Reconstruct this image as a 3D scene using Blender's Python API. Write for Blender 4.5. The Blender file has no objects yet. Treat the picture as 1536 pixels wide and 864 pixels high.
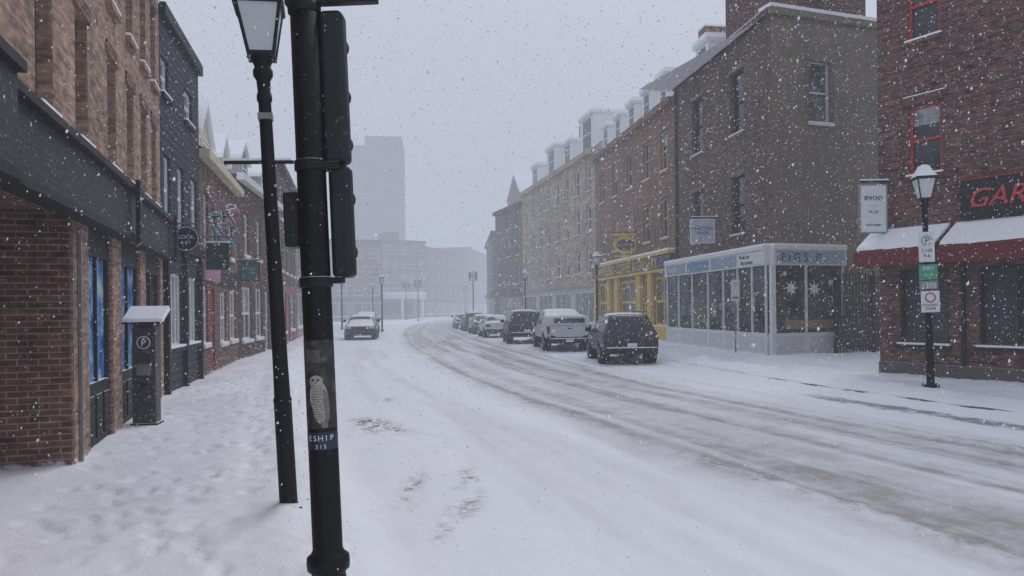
import bpy, math, random
import numpy as np
from mathutils import Vector, Matrix
random.seed(7); np.random.seed(7)
scene=bpy.context.scene
COL=scene.collection

# ------------------------------------------------------------------ materials
SNOW=(0.84,0.855,0.89)
_m={}
def newmat(name):
    m=bpy.data.materials.new(name); m.use_nodes=True
    nt=m.node_tree; nt.nodes.clear()
    out=nt.nodes.new('ShaderNodeOutputMaterial'); b=nt.nodes.new('ShaderNodeBsdfPrincipled')
    nt.links.new(b.outputs[0],out.inputs[0]); return m,nt,b
def nd(nt,t,**k):
    n=nt.nodes.new(t)
    for a,v in k.items(): setattr(n,a,v)
    return n
def math_(nt,op,a,b=None,c=None,clamp=False):
    n=nd(nt,'ShaderNodeMath',operation=op); n.use_clamp=clamp
    for i,x in enumerate((a,b,c)):
        if x is None: continue
        if isinstance(x,(int,float)): n.inputs[i].default_value=x
        else: nt.links.new(x,n.inputs[i])
    return n.outputs[0]
def mixc(nt,fac,a,b,blend='MIX'):
    n=nd(nt,'ShaderNodeMix',data_type='RGBA',blend_type=blend)
    for i,x in ((0,fac),(6,a),(7,b)):
        if isinstance(x,(int,float)): n.inputs[i].default_value=x
        elif isinstance(x,tuple): n.inputs[i].default_value=(*x[:3],1)
        else: nt.links.new(x,n.inputs[i])
    return n.outputs[2]
def noise(nt,vec,scale,detail=4,rough=.6):
    n=nd(nt,'ShaderNodeTexNoise'); n.inputs['Scale'].default_value=scale
    n.inputs['Detail'].default_value=detail; n.inputs['Roughness'].default_value=rough
    if vec is not None: nt.links.new(vec,n.inputs['Vector'])
    return n.outputs['Fac']
def ramp(nt,fac,lo,hi):
    n=nd(nt,'ShaderNodeMapRange'); nt.links.new(fac,n.inputs[0])
    n.inputs[1].default_value=lo; n.inputs[2].default_value=hi; n.interpolation_type='SMOOTHSTEP'
    return n.outputs[0]
def pos(nt): return nd(nt,'ShaderNodeNewGeometry').outputs['Position']
def add_snow(nt,col,amount=.55):
    g=nd(nt,'ShaderNodeNewGeometry'); s=nd(nt,'ShaderNodeSeparateXYZ')
    nt.links.new(g.outputs['Normal'],s.inputs[0])
    nz=noise(nt,g.outputs['Position'],7,2,.7)
    v=math_(nt,'ADD',s.outputs[2],math_(nt,'MULTIPLY',math_(nt,'SUBTRACT',nz,.5),.5))
    f=ramp(nt,v,amount,amount+.15)
    return mixc(nt,f,col,SNOW),f
def mat(name,col,rough=.7,var=.25,scale=4,bump=.0,bscale=40,metal=0,snow=None,dust=0,spec=.5,emit=0):
    if name in _m: return _m[name]
    m,nt,b=newmat(name)
    p=pos(nt)
    n=noise(nt,p,scale,4,.65)
    k=math_(nt,'MULTIPLY_ADD',n,2*var,1-var)
    cc=nd(nt,'ShaderNodeVectorMath',operation='SCALE'); cc.inputs[0].default_value=tuple(col)[:3]; nt.links.new(k,cc.inputs['Scale'])
    c=cc.outputs[0]
    if dust:
        d=noise(nt,p,28,2,.8); f=ramp(nt,d,.62-dust*.1,.72)
        f2=ramp(nt,noise(nt,p,1.3,2,.6),.35,.7)
        c=mixc(nt,math_(nt,'MULTIPLY',math_(nt,'MULTIPLY',f,f2),dust),c,SNOW)
    if snow is not None: c,_=add_snow(nt,c,snow)
    nt.links.new(c,b.inputs['Base Color'])
    b.inputs['Roughness'].default_value=rough; b.inputs['Metallic'].default_value=metal
    b.inputs['Specular IOR Level'].default_value=spec
    if emit:
        b.inputs['Emission Color'].default_value=(*col,1); b.inputs['Emission Strength'].default_value=emit
    if bump:
        bn=nd(nt,'ShaderNodeBump'); bn.inputs['Strength'].default_value=bump; bn.inputs['Distance'].default_value=.02
        nt.links.new(noise(nt,p,bscale,3,.6),bn.inputs['Height']); nt.links.new(bn.outputs[0],b.inputs['Normal'])
    _m[name]=m; return m
def brick(name,c1,c2,mortar,dust=.5,contrast=1.0,bw=.2,rh=.068,ms=.007):
    if name in _m: return _m[name]
    m,nt,b=newmat(name)
    uv=nd(nt,'ShaderNodeUVMap').outputs[0]; p=pos(nt)
    t=nd(nt,'ShaderNodeTexBrick'); nt.links.new(uv,t.inputs['Vector'])
    t.inputs['Scale'].default_value=1; t.inputs['Brick Width'].default_value=bw; t.inputs['Row Height'].default_value=rh
    t.inputs['Mortar Size'].default_value=ms; t.inputs['Mortar Smooth'].default_value=.3
    t.inputs['Color1'].default_value=(*c1,1); t.inputs['Color2'].default_value=(*c2,1); t.inputs['Mortar'].default_value=(*mortar,1)
    c=t.outputs['Color']
    mp=nd(nt,'ShaderNodeMapping'); mp.inputs['Scale'].default_value=(1/bw*.9,1/rh*.9,1); nt.links.new(uv,mp.inputs[0])
    n1=noise(nt,mp.outputs[0],.9,1,.6)
    n2=noise(nt,p,.5,4,.65)
    k=math_(nt,'ADD',math_(nt,'MULTIPLY',n1,2.0*contrast),math_(nt,'MULTIPLY',n2,1.1))
    k=math_(nt,'MAXIMUM',math_(nt,'ADD',k,1-.5*(2.0*contrast+1.1)),.15)
    sc=nd(nt,'ShaderNodeVectorMath',operation='SCALE'); nt.links.new(c,sc.inputs[0]); nt.links.new(k,sc.inputs['Scale']); c=sc.outputs[0]
    mp2=nd(nt,'ShaderNodeMapping'); mp2.inputs['Scale'].default_value=(3,.25,1); nt.links.new(uv,mp2.inputs[0])
    st=ramp(nt,noise(nt,mp2.outputs[0],1.2,3,.7),.5,.75)
    c=mixc(nt,math_(nt,'MULTIPLY',st,.4),c,(.035,.03,.03))
    if dust:
        f=ramp(nt,noise(nt,uv,42,2,.8),.60,.72); f2=ramp(nt,noise(nt,p,.9,3,.6),.35,.7)
        c=mixc(nt,math_(nt,'MULTIPLY',math_(nt,'MULTIPLY',f,f2),dust),c,SNOW)
    # snow blown against the foot of the wall
    sp=nd(nt,'ShaderNodeSeparateXYZ'); nt.links.new(p,sp.inputs[0])
    ft=ramp(nt,math_(nt,'ADD',math_(nt,'MULTIPLY',sp.outputs[2],-1.6),noise(nt,p,5,4,.75)),.42,.62)
    c=mixc(nt,math_(nt,'MULTIPLY',ft,.75),c,SNOW)
    c,_=add_snow(nt,c,.5)
    nt.links.new(c,b.inputs['Base Color']); b.inputs['Roughness'].default_value=.9; b.inputs['Specular IOR Level'].default_value=.25
    bn=nd(nt,'ShaderNodeBump'); bn.inputs['Strength'].default_value=.6; bn.inputs['Distance'].default_value=.01
    h=math_(nt,'SUBTRACT',n1,t.outputs['Fac']); nt.links.new(h,bn.inputs['Height']); nt.links.new(bn.outputs[0],b.inputs['Normal'])
    _m[name]=m; return m
def siding(name,col,pitch=.14,vertical=False):
    if name in _m: return _m[name]
    m,nt,b=newmat(name); uv=nd(nt,'ShaderNodeUVMap').outputs[0]
    s=nd(nt,'ShaderNodeSeparateXYZ'); nt.links.new(uv,s.inputs[0])
    a=s.outputs[0 if vertical else 1]
    fr=math_(nt,'FRACT',math_(nt,'DIVIDE',a,pitch))
    groove=ramp(nt,fr,0,.22)
    n=noise(nt,pos(nt),3,4,.7)
    c=mixc(nt,groove,tuple(x*.12 for x in col),col)
    sc=nd(nt,'ShaderNodeVectorMath',operation='SCALE'); nt.links.new(c,sc.inputs[0]); nt.links.new(math_(nt,'MULTIPLY_ADD',n,.9,.55),sc.inputs['Scale'])
    f=ramp(nt,noise(nt,pos(nt),24,2,.8),.6,.72)
    c=mixc(nt,math_(nt,'MULTIPLY',f,.25),sc.outputs[0],SNOW)
    c,_=add_snow(nt,c,.5)
    nt.links.new(c,b.inputs['Base Color']); b.inputs['Roughness'].default_value=.65; b.inputs['Specular IOR Level'].default_value=.2
    bn=nd(nt,'ShaderNodeBump'); bn.inputs['Strength'].default_value=.8; bn.inputs['Distance'].default_value=.02
    nt.links.new(math_(nt,'ADD',fr,groove),bn.inputs['Height']); nt.links.new(bn.outputs[0],b.inputs['Normal'])
    _m[name]=m; return m
def glass(name,col=(.03,.036,.045),var=.8,scale=1.2,rough=.1):
    if name in _m: return _m[name]
    m,nt,b=newmat(name); p=pos(nt)
    n=noise(nt,p,scale,3,.7)
    sc=nd(nt,'ShaderNodeVectorMath',operation='SCALE'); sc.inputs[0].default_value=col
    nt.links.new(math_(nt,'MULTIPLY_ADD',ramp(nt,n,.3,.7),2*var,1-var),sc.inputs['Scale'])
    nt.links.new(sc.outputs[0],b.inputs['Base Color']); b.inputs['Roughness'].default_value=rough
    bn=nd(nt,'ShaderNodeBump'); bn.inputs['Strength'].default_value=.12; bn.inputs['Distance'].default_value=.02
    nt.links.new(noise(nt,p,1.7,2,.5),bn.inputs['Height']); nt.links.new(bn.outputs[0],b.inputs['Normal'])
    _m[name]=m; return m

M_snow=mat('snow',SNOW,.85,.06,6,bump=.6,bscale=12,spec=.2)
M_black=mat('black_paint',(.009,.009,.010),.5,.3,8,snow=.75,spec=.3)
M_blackp=mat('black_pole_paint',(.006,.006,.007),.5,.5,14,bump=.2,bscale=60,spec=.22,dust=.10)
M_white=mat('white_trim',(.68,.69,.70),.6,.15,5,snow=.6)
M_dark=mat('dark_trim',(.026,.027,.030),.6,.3,5,snow=.6,dust=.25,spec=.2)
M_glass=glass('window_glass',(.022,.026,.032)); M_glass2=glass('window_glass_blind',(.12,.13,.135),.6,2.0,.15)
M_shopglass=glass('shop_glass',(.060,.065,.062),.85,1.3,.07)
M_curt=glass('curtained_glass',(.25,.28,.30),.5,4,.2)
B_L1=brick('brown_brick',(.37,.235,.170),(.26,.16,.12),(.32,.28,.24),.4)
B_L1d=brick('dark_red_brick',(.19,.085,.065),(.105,.05,.042),(.27,.23,.20),.3,ms=.009)
B_R1=brick('red_brick',(.165,.075,.058),(.085,.045,.038),(.16,.13,.115),.85,1.25)
B_R2=brick('grey_brown_brick',(.150,.103,.085),(.10,.071,.060),(.13,.11,.10),.4)
B_R3=brick('brown_red_brick',(.26,.135,.085),(.175,.092,.062),(.17,.14,.11),.3)
B_R4=brick('sandstone',(.42,.345,.255),(.33,.27,.20),(.25,.22,.18),.15,.5,.6,.3,.012)
B_far=brick('far_brick',(.13,.072,.058),(.085,.052,.043),(.11,.09,.08),.2)
S_R2=mat('grey_stucco',(.20,.172,.130),.9,.4,1.0,bump=.5,bscale=25,dust=.35,spec=.2)
S_L2=siding('dark_grey_cladding',(.042,.050,.063),.16)
S_band=siding('black_clapboard',(.034,.033,.036),.105)
S_tower=mat('tower_concrete',(.035,.042,.055),.95,.15,.05,spec=.0)
S_pale=mat('pale_render',(.30,.295,.285),.9,.25,.7,dust=.2)
S_slate=mat('slate_roof',(.08,.085,.095),.8,.3,3,snow=.35,dust=.4)
S_cream=mat('cream_clapboard',(.55,.50,.36),.8,.2,2,snow=.5)
M_yellow=mat('yellow_paint',(.60,.40,.03),.5,.3,3,snow=.6,dust=.2)
M_red=mat('red_frame_paint',(.42,.035,.03),.5,.25,5,snow=.6)
M_awn=mat('dark_red_awning',(.13,.016,.018),.8,.3,3,dust=.3)
M_pink=mat('pink_door_paint',(.50,.12,.20),.5,.2,3)
M_green=mat('green_sign',(.05,.30,.18),.5,.1,3)
M_grey=mat('grey_metal',(.22,.23,.24),.4,.2,5,metal=.4)
M_signw=mat('white_sign',(.66,.68,.70),.5,.08,5,dust=.2)
M_bluefascia=mat('pale_blue_fascia',(.27,.34,.43),.6,.2,3,dust=.3)
M_txtd=mat('dark_lettering',(.03,.035,.05),.5,.1)
M_txtw=mat('white_lettering',(.70,.70,.70),.5,.05)

# ------------------------------------------------------------------ builders
def gbox(x0,x1,y0,y1,z0,z1):
    v=[(x0,y0,z0),(x1,y0,z0),(x1,y1,z0),(x0,y1,z0),(x0,y0,z1),(x1,y0,z1),(x1,y1,z1),(x0,y1,z1)]
    return v,[(0,3,2,1),(4,5,6,7),(0,1,5,4),(1,2,6,5),(2,3,7,6),(3,0,4,7)]
def glathe(prof,n=20,cx=0,cy=0,rot=0,axis='z'):
    v=[];f=[]
    for r,z in prof:
        for i in range(n):
            a=2*math.pi*i/n+rot
            if axis=='z': v.append((cx+r*math.cos(a),cy+r*math.sin(a),z))
            elif axis=='y': v.append((cx+r*math.cos(a),z,cy+r*math.sin(a)))
            else: v.append((z,cx+r*math.cos(a),cy+r*math.sin(a)))
    for k in range(len(prof)-1):
        for i in range(n):
            j=(i+1)%n; f.append((k*n+i,k*n+j,(k+1)*n+j,(k+1)*n+i))
    f.append(tuple(range(n-1,-1,-1))); f.append(tuple((len(prof)-1)*n+i for i in range(n)))
    return v,f
def gtube(p0,p1,r,n=8,r1=None):
    p0=Vector(p0);p1=Vector(p1); d=(p1-p0); q=d.to_track_quat('Z','Y'); L=d.length
    r1=r if r1 is None else r1
    v,f=glathe([(r,0),(r1,L)],n); return [tuple(p0+q@Vector(a)) for a in v],f
class O:
    def __init__(s,name,fr=None):
        s.name=name; s.parts={}; s.texts=[]; s.frame(fr)
    def frame(s,fr):
        if fr:
            (x0,y0),(x1,y1)=fr; L=math.hypot(x1-x0,y1-y0); s.L=L
            s.o=(x0,y0); s.d=((x1-x0)/L,(y1-y0)/L); s.n=(s.d[1],-s.d[0])
        else: s.o=(0,0); s.d=(1,0); s.n=(0,-1)
    def pt(s,a,t,z): return (s.o[0]+s.d[0]*a+s.n[0]*t, s.o[1]+s.d[1]*a+s.n[1]*t, z)
    def add(s,part,m,v,f,uv=None,smooth=False):
        P=s.parts.setdefault((part,m.name),dict(m=m,v=[],f=[],uv=[],sm=[]))
        o=len(P['v']); P['v']+=list(v)
        for i,q in enumerate(f):
            P['f'].append(tuple(o+k for k in q)); P['sm'].append(smooth)
            P['uv']+= (uv[i] if uv else [(0,0)]*len(q))
    def quad(s,part,m,pts,uv): s.add(part,m,[s.pt(*p) for p in pts],[(0,1,2,3)],[list(uv)])
    def box(s,part,m,a0,a1,t0,t1,z0,z1):
        c=[(a0,t0,z0),(a1,t0,z0),(a1,t1,z0),(a0,t1,z0),(a0,t0,z1),(a1,t0,z1),(a1,t1,z1),(a0,t1,z1)]
        F=[(0,3,2,1),(4,5,6,7),(0,1,5,4),(1,2,6,5),(2,3,7,6),(3,0,4,7)]; k=[2,2,0,1,0,1]
        uv=[]
        for q,kk in zip(F,k):
            uv.append([((c[i][0],c[i][1]) if kk==2 else (c[i][0],c[i][2]) if kk==0 else (c[i][1],c[i][2])) for i in q])
        s.add(part,m,[s.pt(*p) for p in c],F,uv)
    def tbox(s,part,m,*a,**k):
        v,f=gbox(*a); s.add(part,m,v,f)
    def wall(s,part,m,a0,a1,z0,z1,ops=(),t=0,depth=.14,rev=None):
        A=sorted({a0,a1}|{x for o in ops for x in o[:2] if a0<x<a1}); Z=sorted({z0,z1}|{x for o in ops for x in o[2:4] if z0<x<z1})
        for i in range(len(A)-1):
            for j in range(len(Z)-1):
                ca=(A[i]+A[i+1])/2; cz=(Z[j]+Z[j+1])/2
                if any(o[0]<ca<o[1] and o[2]<cz<o[3] for o in ops): continue
                x0,x1,y0,y1=A[i],A[i+1],Z[j],Z[j+1]
                s.quad(part,m,[(x0,t,y0),(x1,t,y0),(x1,t,y1),(x0,t,y1)],[(x0,y0),(x1,y0),(x1,y1),(x0,y1)])
        for o in ops:
            x0,x1,y0,y1=o[:4]; dd=o[4] if len(o)>4 else depth; r=rev or m
            s.quad(part,r,[(x0,t,y0),(x0,t-dd,y0),(x0,t-dd,y1),(x0,t,y1)],[(0,y0),(dd,y0),(dd,y1),(0,y1)])
            s.quad(part,r,[(x1,t,y0),(x1,t-dd,y0),(x1,t-dd,y1),(x1,t,y1)],[(0,y0),(dd,y0),(dd,y1),(0,y1)])
            s.quad(part,r,[(x0,t,y0),(x1,t,y0),(x1,t-dd,y0),(x0,t-dd,y0)],[(x0,0),(x1,0),(x1,dd),(x0,dd)])
            s.quad(part,r,[(x0,t,y1),(x1,t,y1),(x1,t-dd,y1),(x0,t-dd,y1)],[(x0,0),(x1,0),(x1,dd),(x0,dd)])
    def window(s,x0,x1,y0,y1,fm,gm=None,t=0,depth=.14,fw=.05,nv=0,nh=1,sill=True,sm=None,lint=None):
        g=gm or M_glass; b=t-depth
        s.quad('window_panes',g,[(x0,b+.005,y0),(x1,b+.005,y0),(x1,b+.005,y1),(x0,b+.005,y1)],[(x0,y0),(x1,y0),(x1,y1),(x0,y1)])
        if random.random()<.35 and g in (M_glass,) and nh:
            zz=y1-(y1-y0)*random.uniform(.2,.6); s.quad('blinds',M_curt,[(x0,b+.0065,zz),(x1,b+.0065,zz),(x1,b+.0065,y1),(x0,b+.0065,y1)],[(x0,zz),(x1,zz),(x1,y1),(x0,y1)])
        s.box('window_frames',fm,x0+.002,x0+fw,b+.008,b+.055,y0+.002,y1-.002); s.box('window_frames',fm,x1-fw,x1-.002,b+.008,b+.055,y0+.002,y1-.002)
        s.box('window_frames',fm,x0+fw,x1-fw,b+.008,b+.055,y0+.002,y0+fw); s.box('window_frames',fm,x0+fw,x1-fw,b+.008,b+.055,y1-fw,y1-.002)
        for k in range(nv):
            c=x0+(x1-x0)*(k+1)/(nv+1); s.box('window_frames',fm,c-fw*.4,c+fw*.4,b+.008,b+.045,y0+fw,y1-fw)
        for k in range(nh):
            c=y0+(y1-y0)*(k+1)/(nh+1); s.box('window_frames',fm,x0+fw,x1-fw,b+.01,b+.06,c-fw*.45,c+fw*.45)
        if sill:
            s.box('sills',sm or fm,x0-.06,x1+.06,t+.003,t+.08,y0-.09,y0-.01)
            s.box('sill_snow',M_snow,x0-.04,x1+.04,t-depth+.06,t+.075,y0-.008,y0+.035)
        if lint is not None: s.box('lintels',lint,x0-.08,x1+.08,t+.003,t+.03,y1+.01,y1+.16)
    def shell(s,m,L,H,D,t=0,roof=None,par=.0):
        for a in (0,L):
            s.quad('walls',m,[(a,t,-.3),(a,t-D,-.3),(a,t-D,H),(a,t,H)],[(0,0),(D,0),(D,H),(0,H)])
        s.quad('walls',m,[(0,t-D,-.3),(L,t-D,-.3),(L,t-D,H),(0,t-D,H)],[(0,0),(L,0),(L,H),(0,H)])
        s.quad('roof',roof or M_snow,[(0,t,H-.02),(L,t,H-.02),(L,t-D,H-.02),(0,t-D,H-.02)],[(0,0)]*4)
    def text(s,txt,size,p,xd,m,ext=.004,align='LEFT',shear=0): s.texts.append((txt,size,p,xd,m,ext,align,shear))
    def ftext(s,txt,size,a,t,z,m,ext=.005,align='LEFT',shear=0): s.text(txt,size,s.pt(a,t,z),(s.d[0],s.d[1],0),m,ext,align,shear)
    def build(s,loc=(0,0,0),rot=(0,0,0),scale=1,bevel=0):
        e=bpy.data.objects.new(s.name,None); COL.objects.link(e)
        e.empty_display_size=.3
        for (part,_),P in s.parts.items():
            me=bpy.data.meshes.new(part); me.from_pydata(P['v'],[],P['f'])
            uv=me.uv_layers.new(name='UVMap'); uv.data.foreach_set('uv',np.array(P['uv'],dtype=np.float32).ravel())
            me.polygons.foreach_set('use_smooth',P['sm']); me.materials.append(P['m']); me.update()
            o=bpy.data.objects.new(part,me); COL.objects.link(o); o.parent=e
            if bevel:
                bv=o.modifiers.new('bevel','BEVEL'); bv.width=bevel; bv.segments=2; bv.limit_method='ANGLE'
        for txt,size,p,xd,m,ext,al,sh in s.texts:
            c=bpy.data.curves.new('lettering','FONT'); c.body=txt; c.size=size; c.extrude=ext; c.align_x=al; c.shear=sh; c.materials.append(m)
            o=bpy.data.objects.new('lettering',c); COL.objects.link(o); o.parent=e
            X=Vector(xd).normalized(); Y=Vector((0,0,1)); Z=X.cross(Y)
            o.matrix_local=Matrix.Translation(p)@Matrix((X,Y,Z)).transposed().to_4x4()
        e.location=loc; e.rotation_euler=rot; e.scale=(scale,)*3
        s.e=e; return e

# ------------------------------------------------------------------ numpy noise
def vnoise(x,y,seed=0):
    xi=np.floor(x).astype(np.int64); yi=np.floor(y).astype(np.int64); xf=x-xi; yf=y-yi
    u=xf*xf*(3-2*xf); v=yf*yf*(3-2*yf)
    def h(a,b):
        n=(a*374761393+b*668265263+seed*1442695041)&0xffffffff
        n=((n^(n>>13))*1274126177)&0xffffffff; n=(n^(n>>16))&0xffff
        return n/65535.
    return (h(xi,yi)*(1-u)+h(xi+1,yi)*u)*(1-v)+(h(xi,yi+1)*(1-u)+h(xi+1,yi+1)*u)*v
def fbm(x,y,seed=0,o=4):
    r=0;a=.5;t=0
    for k in range(o):
        r=r+a*vnoise(x*2**k,y*2**k,seed+k); t+=a; a*=.55
    return r/t
def sstep(x,a,b):
    t=np.clip((x-a)/(b-a),0,1); return t*t*(3-2*t)
YL=[-6,2.5,4,6,9,13,18.7,24,32,42,52,65,85,110,150,200,270]
XLp=[1.9,-.35,-.75,-1.5,-2.45,-3.75,-5.6,-7.2,-8.9,-10.4,-12,-13.6,-15.2,-16,-14,-9,2]
YR=[-6,0,6.5,11,15.5,22,29,36,43,52,65,85,110,150,200,270]
XRp=[14.4,12.0,9.35,7.6,6.05,4.75,3.5,1.9,.45,-1.0,-2.9,-4.1,-4.1,-2,3,14]
yy=np.arange(-6,270,.5)
def smooth(Y,X):
    a=np.interp(yy,Y,X); k=np.ones(11)/11; b=np.convolve(np.pad(a,5,mode='reflect',reflect_type='odd'),k,'valid'); return b
_xl=smooth(YL,XLp); _xr=smooth(YR,XRp)
XL=lambda y: np.interp(y,yy,_xl)
XR=lambda y: np.interp(y,yy,_xr)
ys=[-4.0]
while ys[-1]<262: ys.append(ys[-1]+max(.045,.0065*ys[-1]))
ys=np.array(ys)
def gridmesh(name,X,Y,Z,m,attrs={}):
    n,k=X.shape
    me=bpy.data.meshes.new(name); me.vertices.add(n*k)
    me.vertices.foreach_set('co',np.stack([X,Y,Z],-1).astype(np.float32).ravel())
    idx=np.arange(n*k).reshape(n,k)
    q=np.stack([idx[:-1,:-1],idx[:-1,1:],idx[1:,1:],idx[1:,:-1]],-1).reshape(-1,4)
    me.loops.add(q.size); me.loops.foreach_set('vertex_index',q.ravel().astype(np.int32))
    me.polygons.add(len(q)); me.polygons.foreach_set('loop_start',np.arange(0,q.size,4,dtype=np.int32))
    me.update(calc_edges=True); me.polygons.foreach_set('use_smooth',np.ones(len(q),dtype=bool))
    for a,d in attrs.items():
        at=me.attributes.new(a,'FLOAT','POINT'); at.data.foreach_set('value',d.astype(np.float32).ravel())
    me.materials.append(m); o=bpy.data.objects.new(name,me); COL.objects.link(o); return o
def snowmat(name,road=False):
    m,nt,b=newmat(name); p=pos(nt)
    n=noise(nt,p,.8,4,.6); n3=noise(nt,p,9,4,.7)
    c=mixc(nt,n,(.78,.80,.87),(.88,.89,.92))
    hgt=math_(nt,'ADD',math_(nt,'MULTIPLY',n3,.6),math_(nt,'MULTIPLY',noise(nt,p,45,2,.7),.4))
    def attr(a):
        x=nd(nt,'ShaderNodeAttribute'); x.attribute_name=a; return x.outputs['Fac']
    if road:
        sl=attr('slush'); ns=noise(nt,p,1.6,6,.75)
        f=math_(nt,'MULTIPLY',sl,math_(nt,'MULTIPLY_ADD',ramp(nt,ns,.3,.7),.6,.6),clamp=True)
        c=mixc(nt,f,c,(.36,.350,.345))
        d=attr('dirt'); nd2=ramp(nt,noise(nt,p,11,4,.75),.42,.6)
        c=mixc(nt,math_(nt,'MULTIPLY',d,nd2,clamp=True),c,(.17,.145,.125))
        w=attr('wet'); wn=ramp(nt,math_(nt,'ADD',w,math_(nt,'MULTIPLY',noise(nt,p,4,5,.75),.9)),.85,1.08)
        c=mixc(nt,math_(nt,'MULTIPLY',wn,.8),c,(.14,.14,.145))
        nt.links.new(math_(nt,'MULTIPLY_ADD',wn,-.3,.85),b.inputs['Roughness'])
    else:
        b.inputs['Roughness'].default_value=.88
        if name=='sidewalk_snow':
            tr_=attr('trod'); f=math_(nt,'MULTIPLY',tr_,math_(nt,'MULTIPLY_ADD',ramp(nt,noise(nt,p,2.5,5,.7),.35,.7),.6,.4),clamp=True)
            c=mixc(nt,f,c,(.68,.67,.75))
    nt.links.new(c,b.inputs['Base Color']); b.inputs['Specular IOR Level'].default_value=.25
    bn=nd(nt,'ShaderNodeBump'); bn.inputs['Strength'].default_value=.6; bn.inputs['Distance'].default_value=.025
    nt.links.new(hgt,bn.inputs['Height']); nt.links.new(bn.outputs[0],b.inputs['Normal'])
    return m
M_ground=snowmat('snow_cover'); M_side=snowmat('sidewalk_snow'); M_road=snowmat('snowy_road',True)
# road
f=np.linspace(0,1,230)[None,:]; Y=np.repeat(ys[:,None],230,1); X=XL(Y)*(1-f)+XR(Y)*f; F=np.repeat(f,len(ys),0)
wob=(fbm(Y*.09,Y*0+3,5,3)-.5)*.03
tr=np.zeros_like(F)
for i,(c,w,a) in enumerate(((.415,.012,1.0),(.445,.006,.4),(.50,.017,.55),(.585,.012,.8),(.61,.007,.5),(.675,.018,.75),(.745,.012,.9),(.775,.007,.5))):
    cc=c+wob+(fbm(Y*.06+c*50,Y*0,11+i,3)-.5)*.04
    brk=.45+.8*fbm(Y*.35+c*31,F*6,200+i,3)
    tr+=a*brk*np.exp(-((F-cc)/w)**2)
ew=(fbm(Y*.3,Y*0+9,17,3)-.5)*.05
base=sstep(F+ew,.33,.45)*(1-sstep(F-ew,.74,.86))
edge=fbm(X*1.2,Y*.35,21,4)
streak=fbm(F*34,Y*.16,31,4)
patch=fbm(X*.7,Y*.35,33,4)
slush=np.clip(base*(.30+.38*sstep(streak,.38,.75)+.25*(patch-.5))+tr*(.35+.6*edge),0,1)
slush+=.25*sstep(fbm(F*22,Y*.13,8,4),.48,.8)*sstep(F,.08,.2)*(1-sstep(F,.86,.93))
far=sstep(Y,30,60); slush=np.clip(slush*(1-.35*far)+.18*far*base,0,1)
lump=fbm(X*9,Y*9,41,3)-.5; big=fbm(X*.8,Y*.8,51,4)-.5
near=np.clip(1.3-Y/40,0,1)
ridge=np.exp(-((F-.402-wob)/.018)**2)+np.exp(-((F-.762-wob)/.020)**2)+.5*np.exp(-((F-.635-wob)/.018)**2)+.35*np.exp(-((F-.54-wob)/.012)**2)
rough=.22+1.0*ridge*sstep(edge,.35,.6)+.15*base
Z=-.10+big*.05+lump*.05*rough*near-.014*np.clip(tr,0,1)*near+.018*ridge*(.5+edge)
Z+=.10*(1-sstep(F,0,.05))**1.5+.10*sstep(F,.965,1)
Z+=(fbm(X*3,Y*3,61,3)-.5)*.035*(1-base)*near
for c in (.15,.285): Z-=.010*np.exp(-((F-c-wob*1.5)/.012)**2)*near*sstep(fbm(Y*.3,Y*0+c*9,64,3),.3,.6)
def G(x0,y0,sx,sy,ang=0):
    dx=X-x0; dy=Y-y0; c=math.cos(ang); s=math.sin(ang); a=dx*c+dy*s; b=-dx*s+dy*c
    return np.exp(-(a/sx)**2-(b/sy)**2)
dirt=1.5*G(-1.95,10.9,.30,.5,.5)+1.3*G(-2.3,11.6,.25,.4,.5)+1.3*G(-.45,7.2,.11,.8,.05)+1.1*G(-1.0,7.2,.10,.6)+.6*G(-.55,5.9,.08,.5)+.6*G(-2.5,14.5,.2,.7,.2)
dirt=dirt*sstep(fbm(X*5,Y*3,71,4),.35,.6)
Z-=.02*np.clip(dirt,0,1)
dirt=dirt+.6*ridge*sstep(edge,.42,.62)*sstep(fbm(X*7,Y*5,77,3),.4,.65)
dk=XR(Y)-X
wet=sstep(dk,.2,.5)*(1-sstep(dk,.7,1.5))*sstep(Y,8.5,10.5)*(1-sstep(Y,13.5,16.5))*.58
Z-=.02*wet
gridmesh('road',X,Y,Z,M_road,dict(slush=slush,dirt=dirt,wet=wet))
# sidewalks
g=np.linspace(0,1,140)[None,:]**1.25
Y=np.repeat(ys[:,None],140,1); X=XL(Y)+.35-g*7.8; G_=np.repeat(g,len(ys),0)
dist=G_*7.8-.27; nr=np.clip(1.3-Y/40,0,1)
Z=.0+(fbm(X*1.3,Y*1.0,81,4)-.5)*.05+(fbm(X*6,Y*6,91,3)-.5)*.06*(1-sstep(dist,.7,1.3)*.6)*nr
Z+=.07*np.exp(-((dist-.45)/.3)**2)*(.5+fbm(X*2,Y*2,95,3))
trod=sstep(dist,.9,1.3)*(1-sstep(dist,2.3,2.9))*sstep(fbm(X*.9,Y*.45,99,4),.25,.6)
Z-=.02*trod*nr
rs=np.random.RandomState(3)
for i in range(300):
    fy=1.5+rs.rand()**1.4*24; fx=XL(fy)-.5-rs.rand()*2.0
    fr_=np.abs(ys-fy)<.6; an=.3+rs.randn()*.25
    dx=X[fr_]-fx; dy=Y[fr_]-fy; a=dx*math.cos(an)+dy*math.sin(an); b=-dx*math.sin(an)+dy*math.cos(an)
    rr=(a/.058)**2+(b/.135)**2; Z[fr_]-=.032*np.exp(-rr**1.5); Z[fr_]+=.010*np.exp(-((rr-1.6)/.7)**2)
Z-=.24*(1-sstep(dist,-.27,.12))
gridmesh('sidewalk',X,Y,Z,M_side,dict(trod=trod))
X=XR(Y)-.05+G_*13; dist=G_*13
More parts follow.
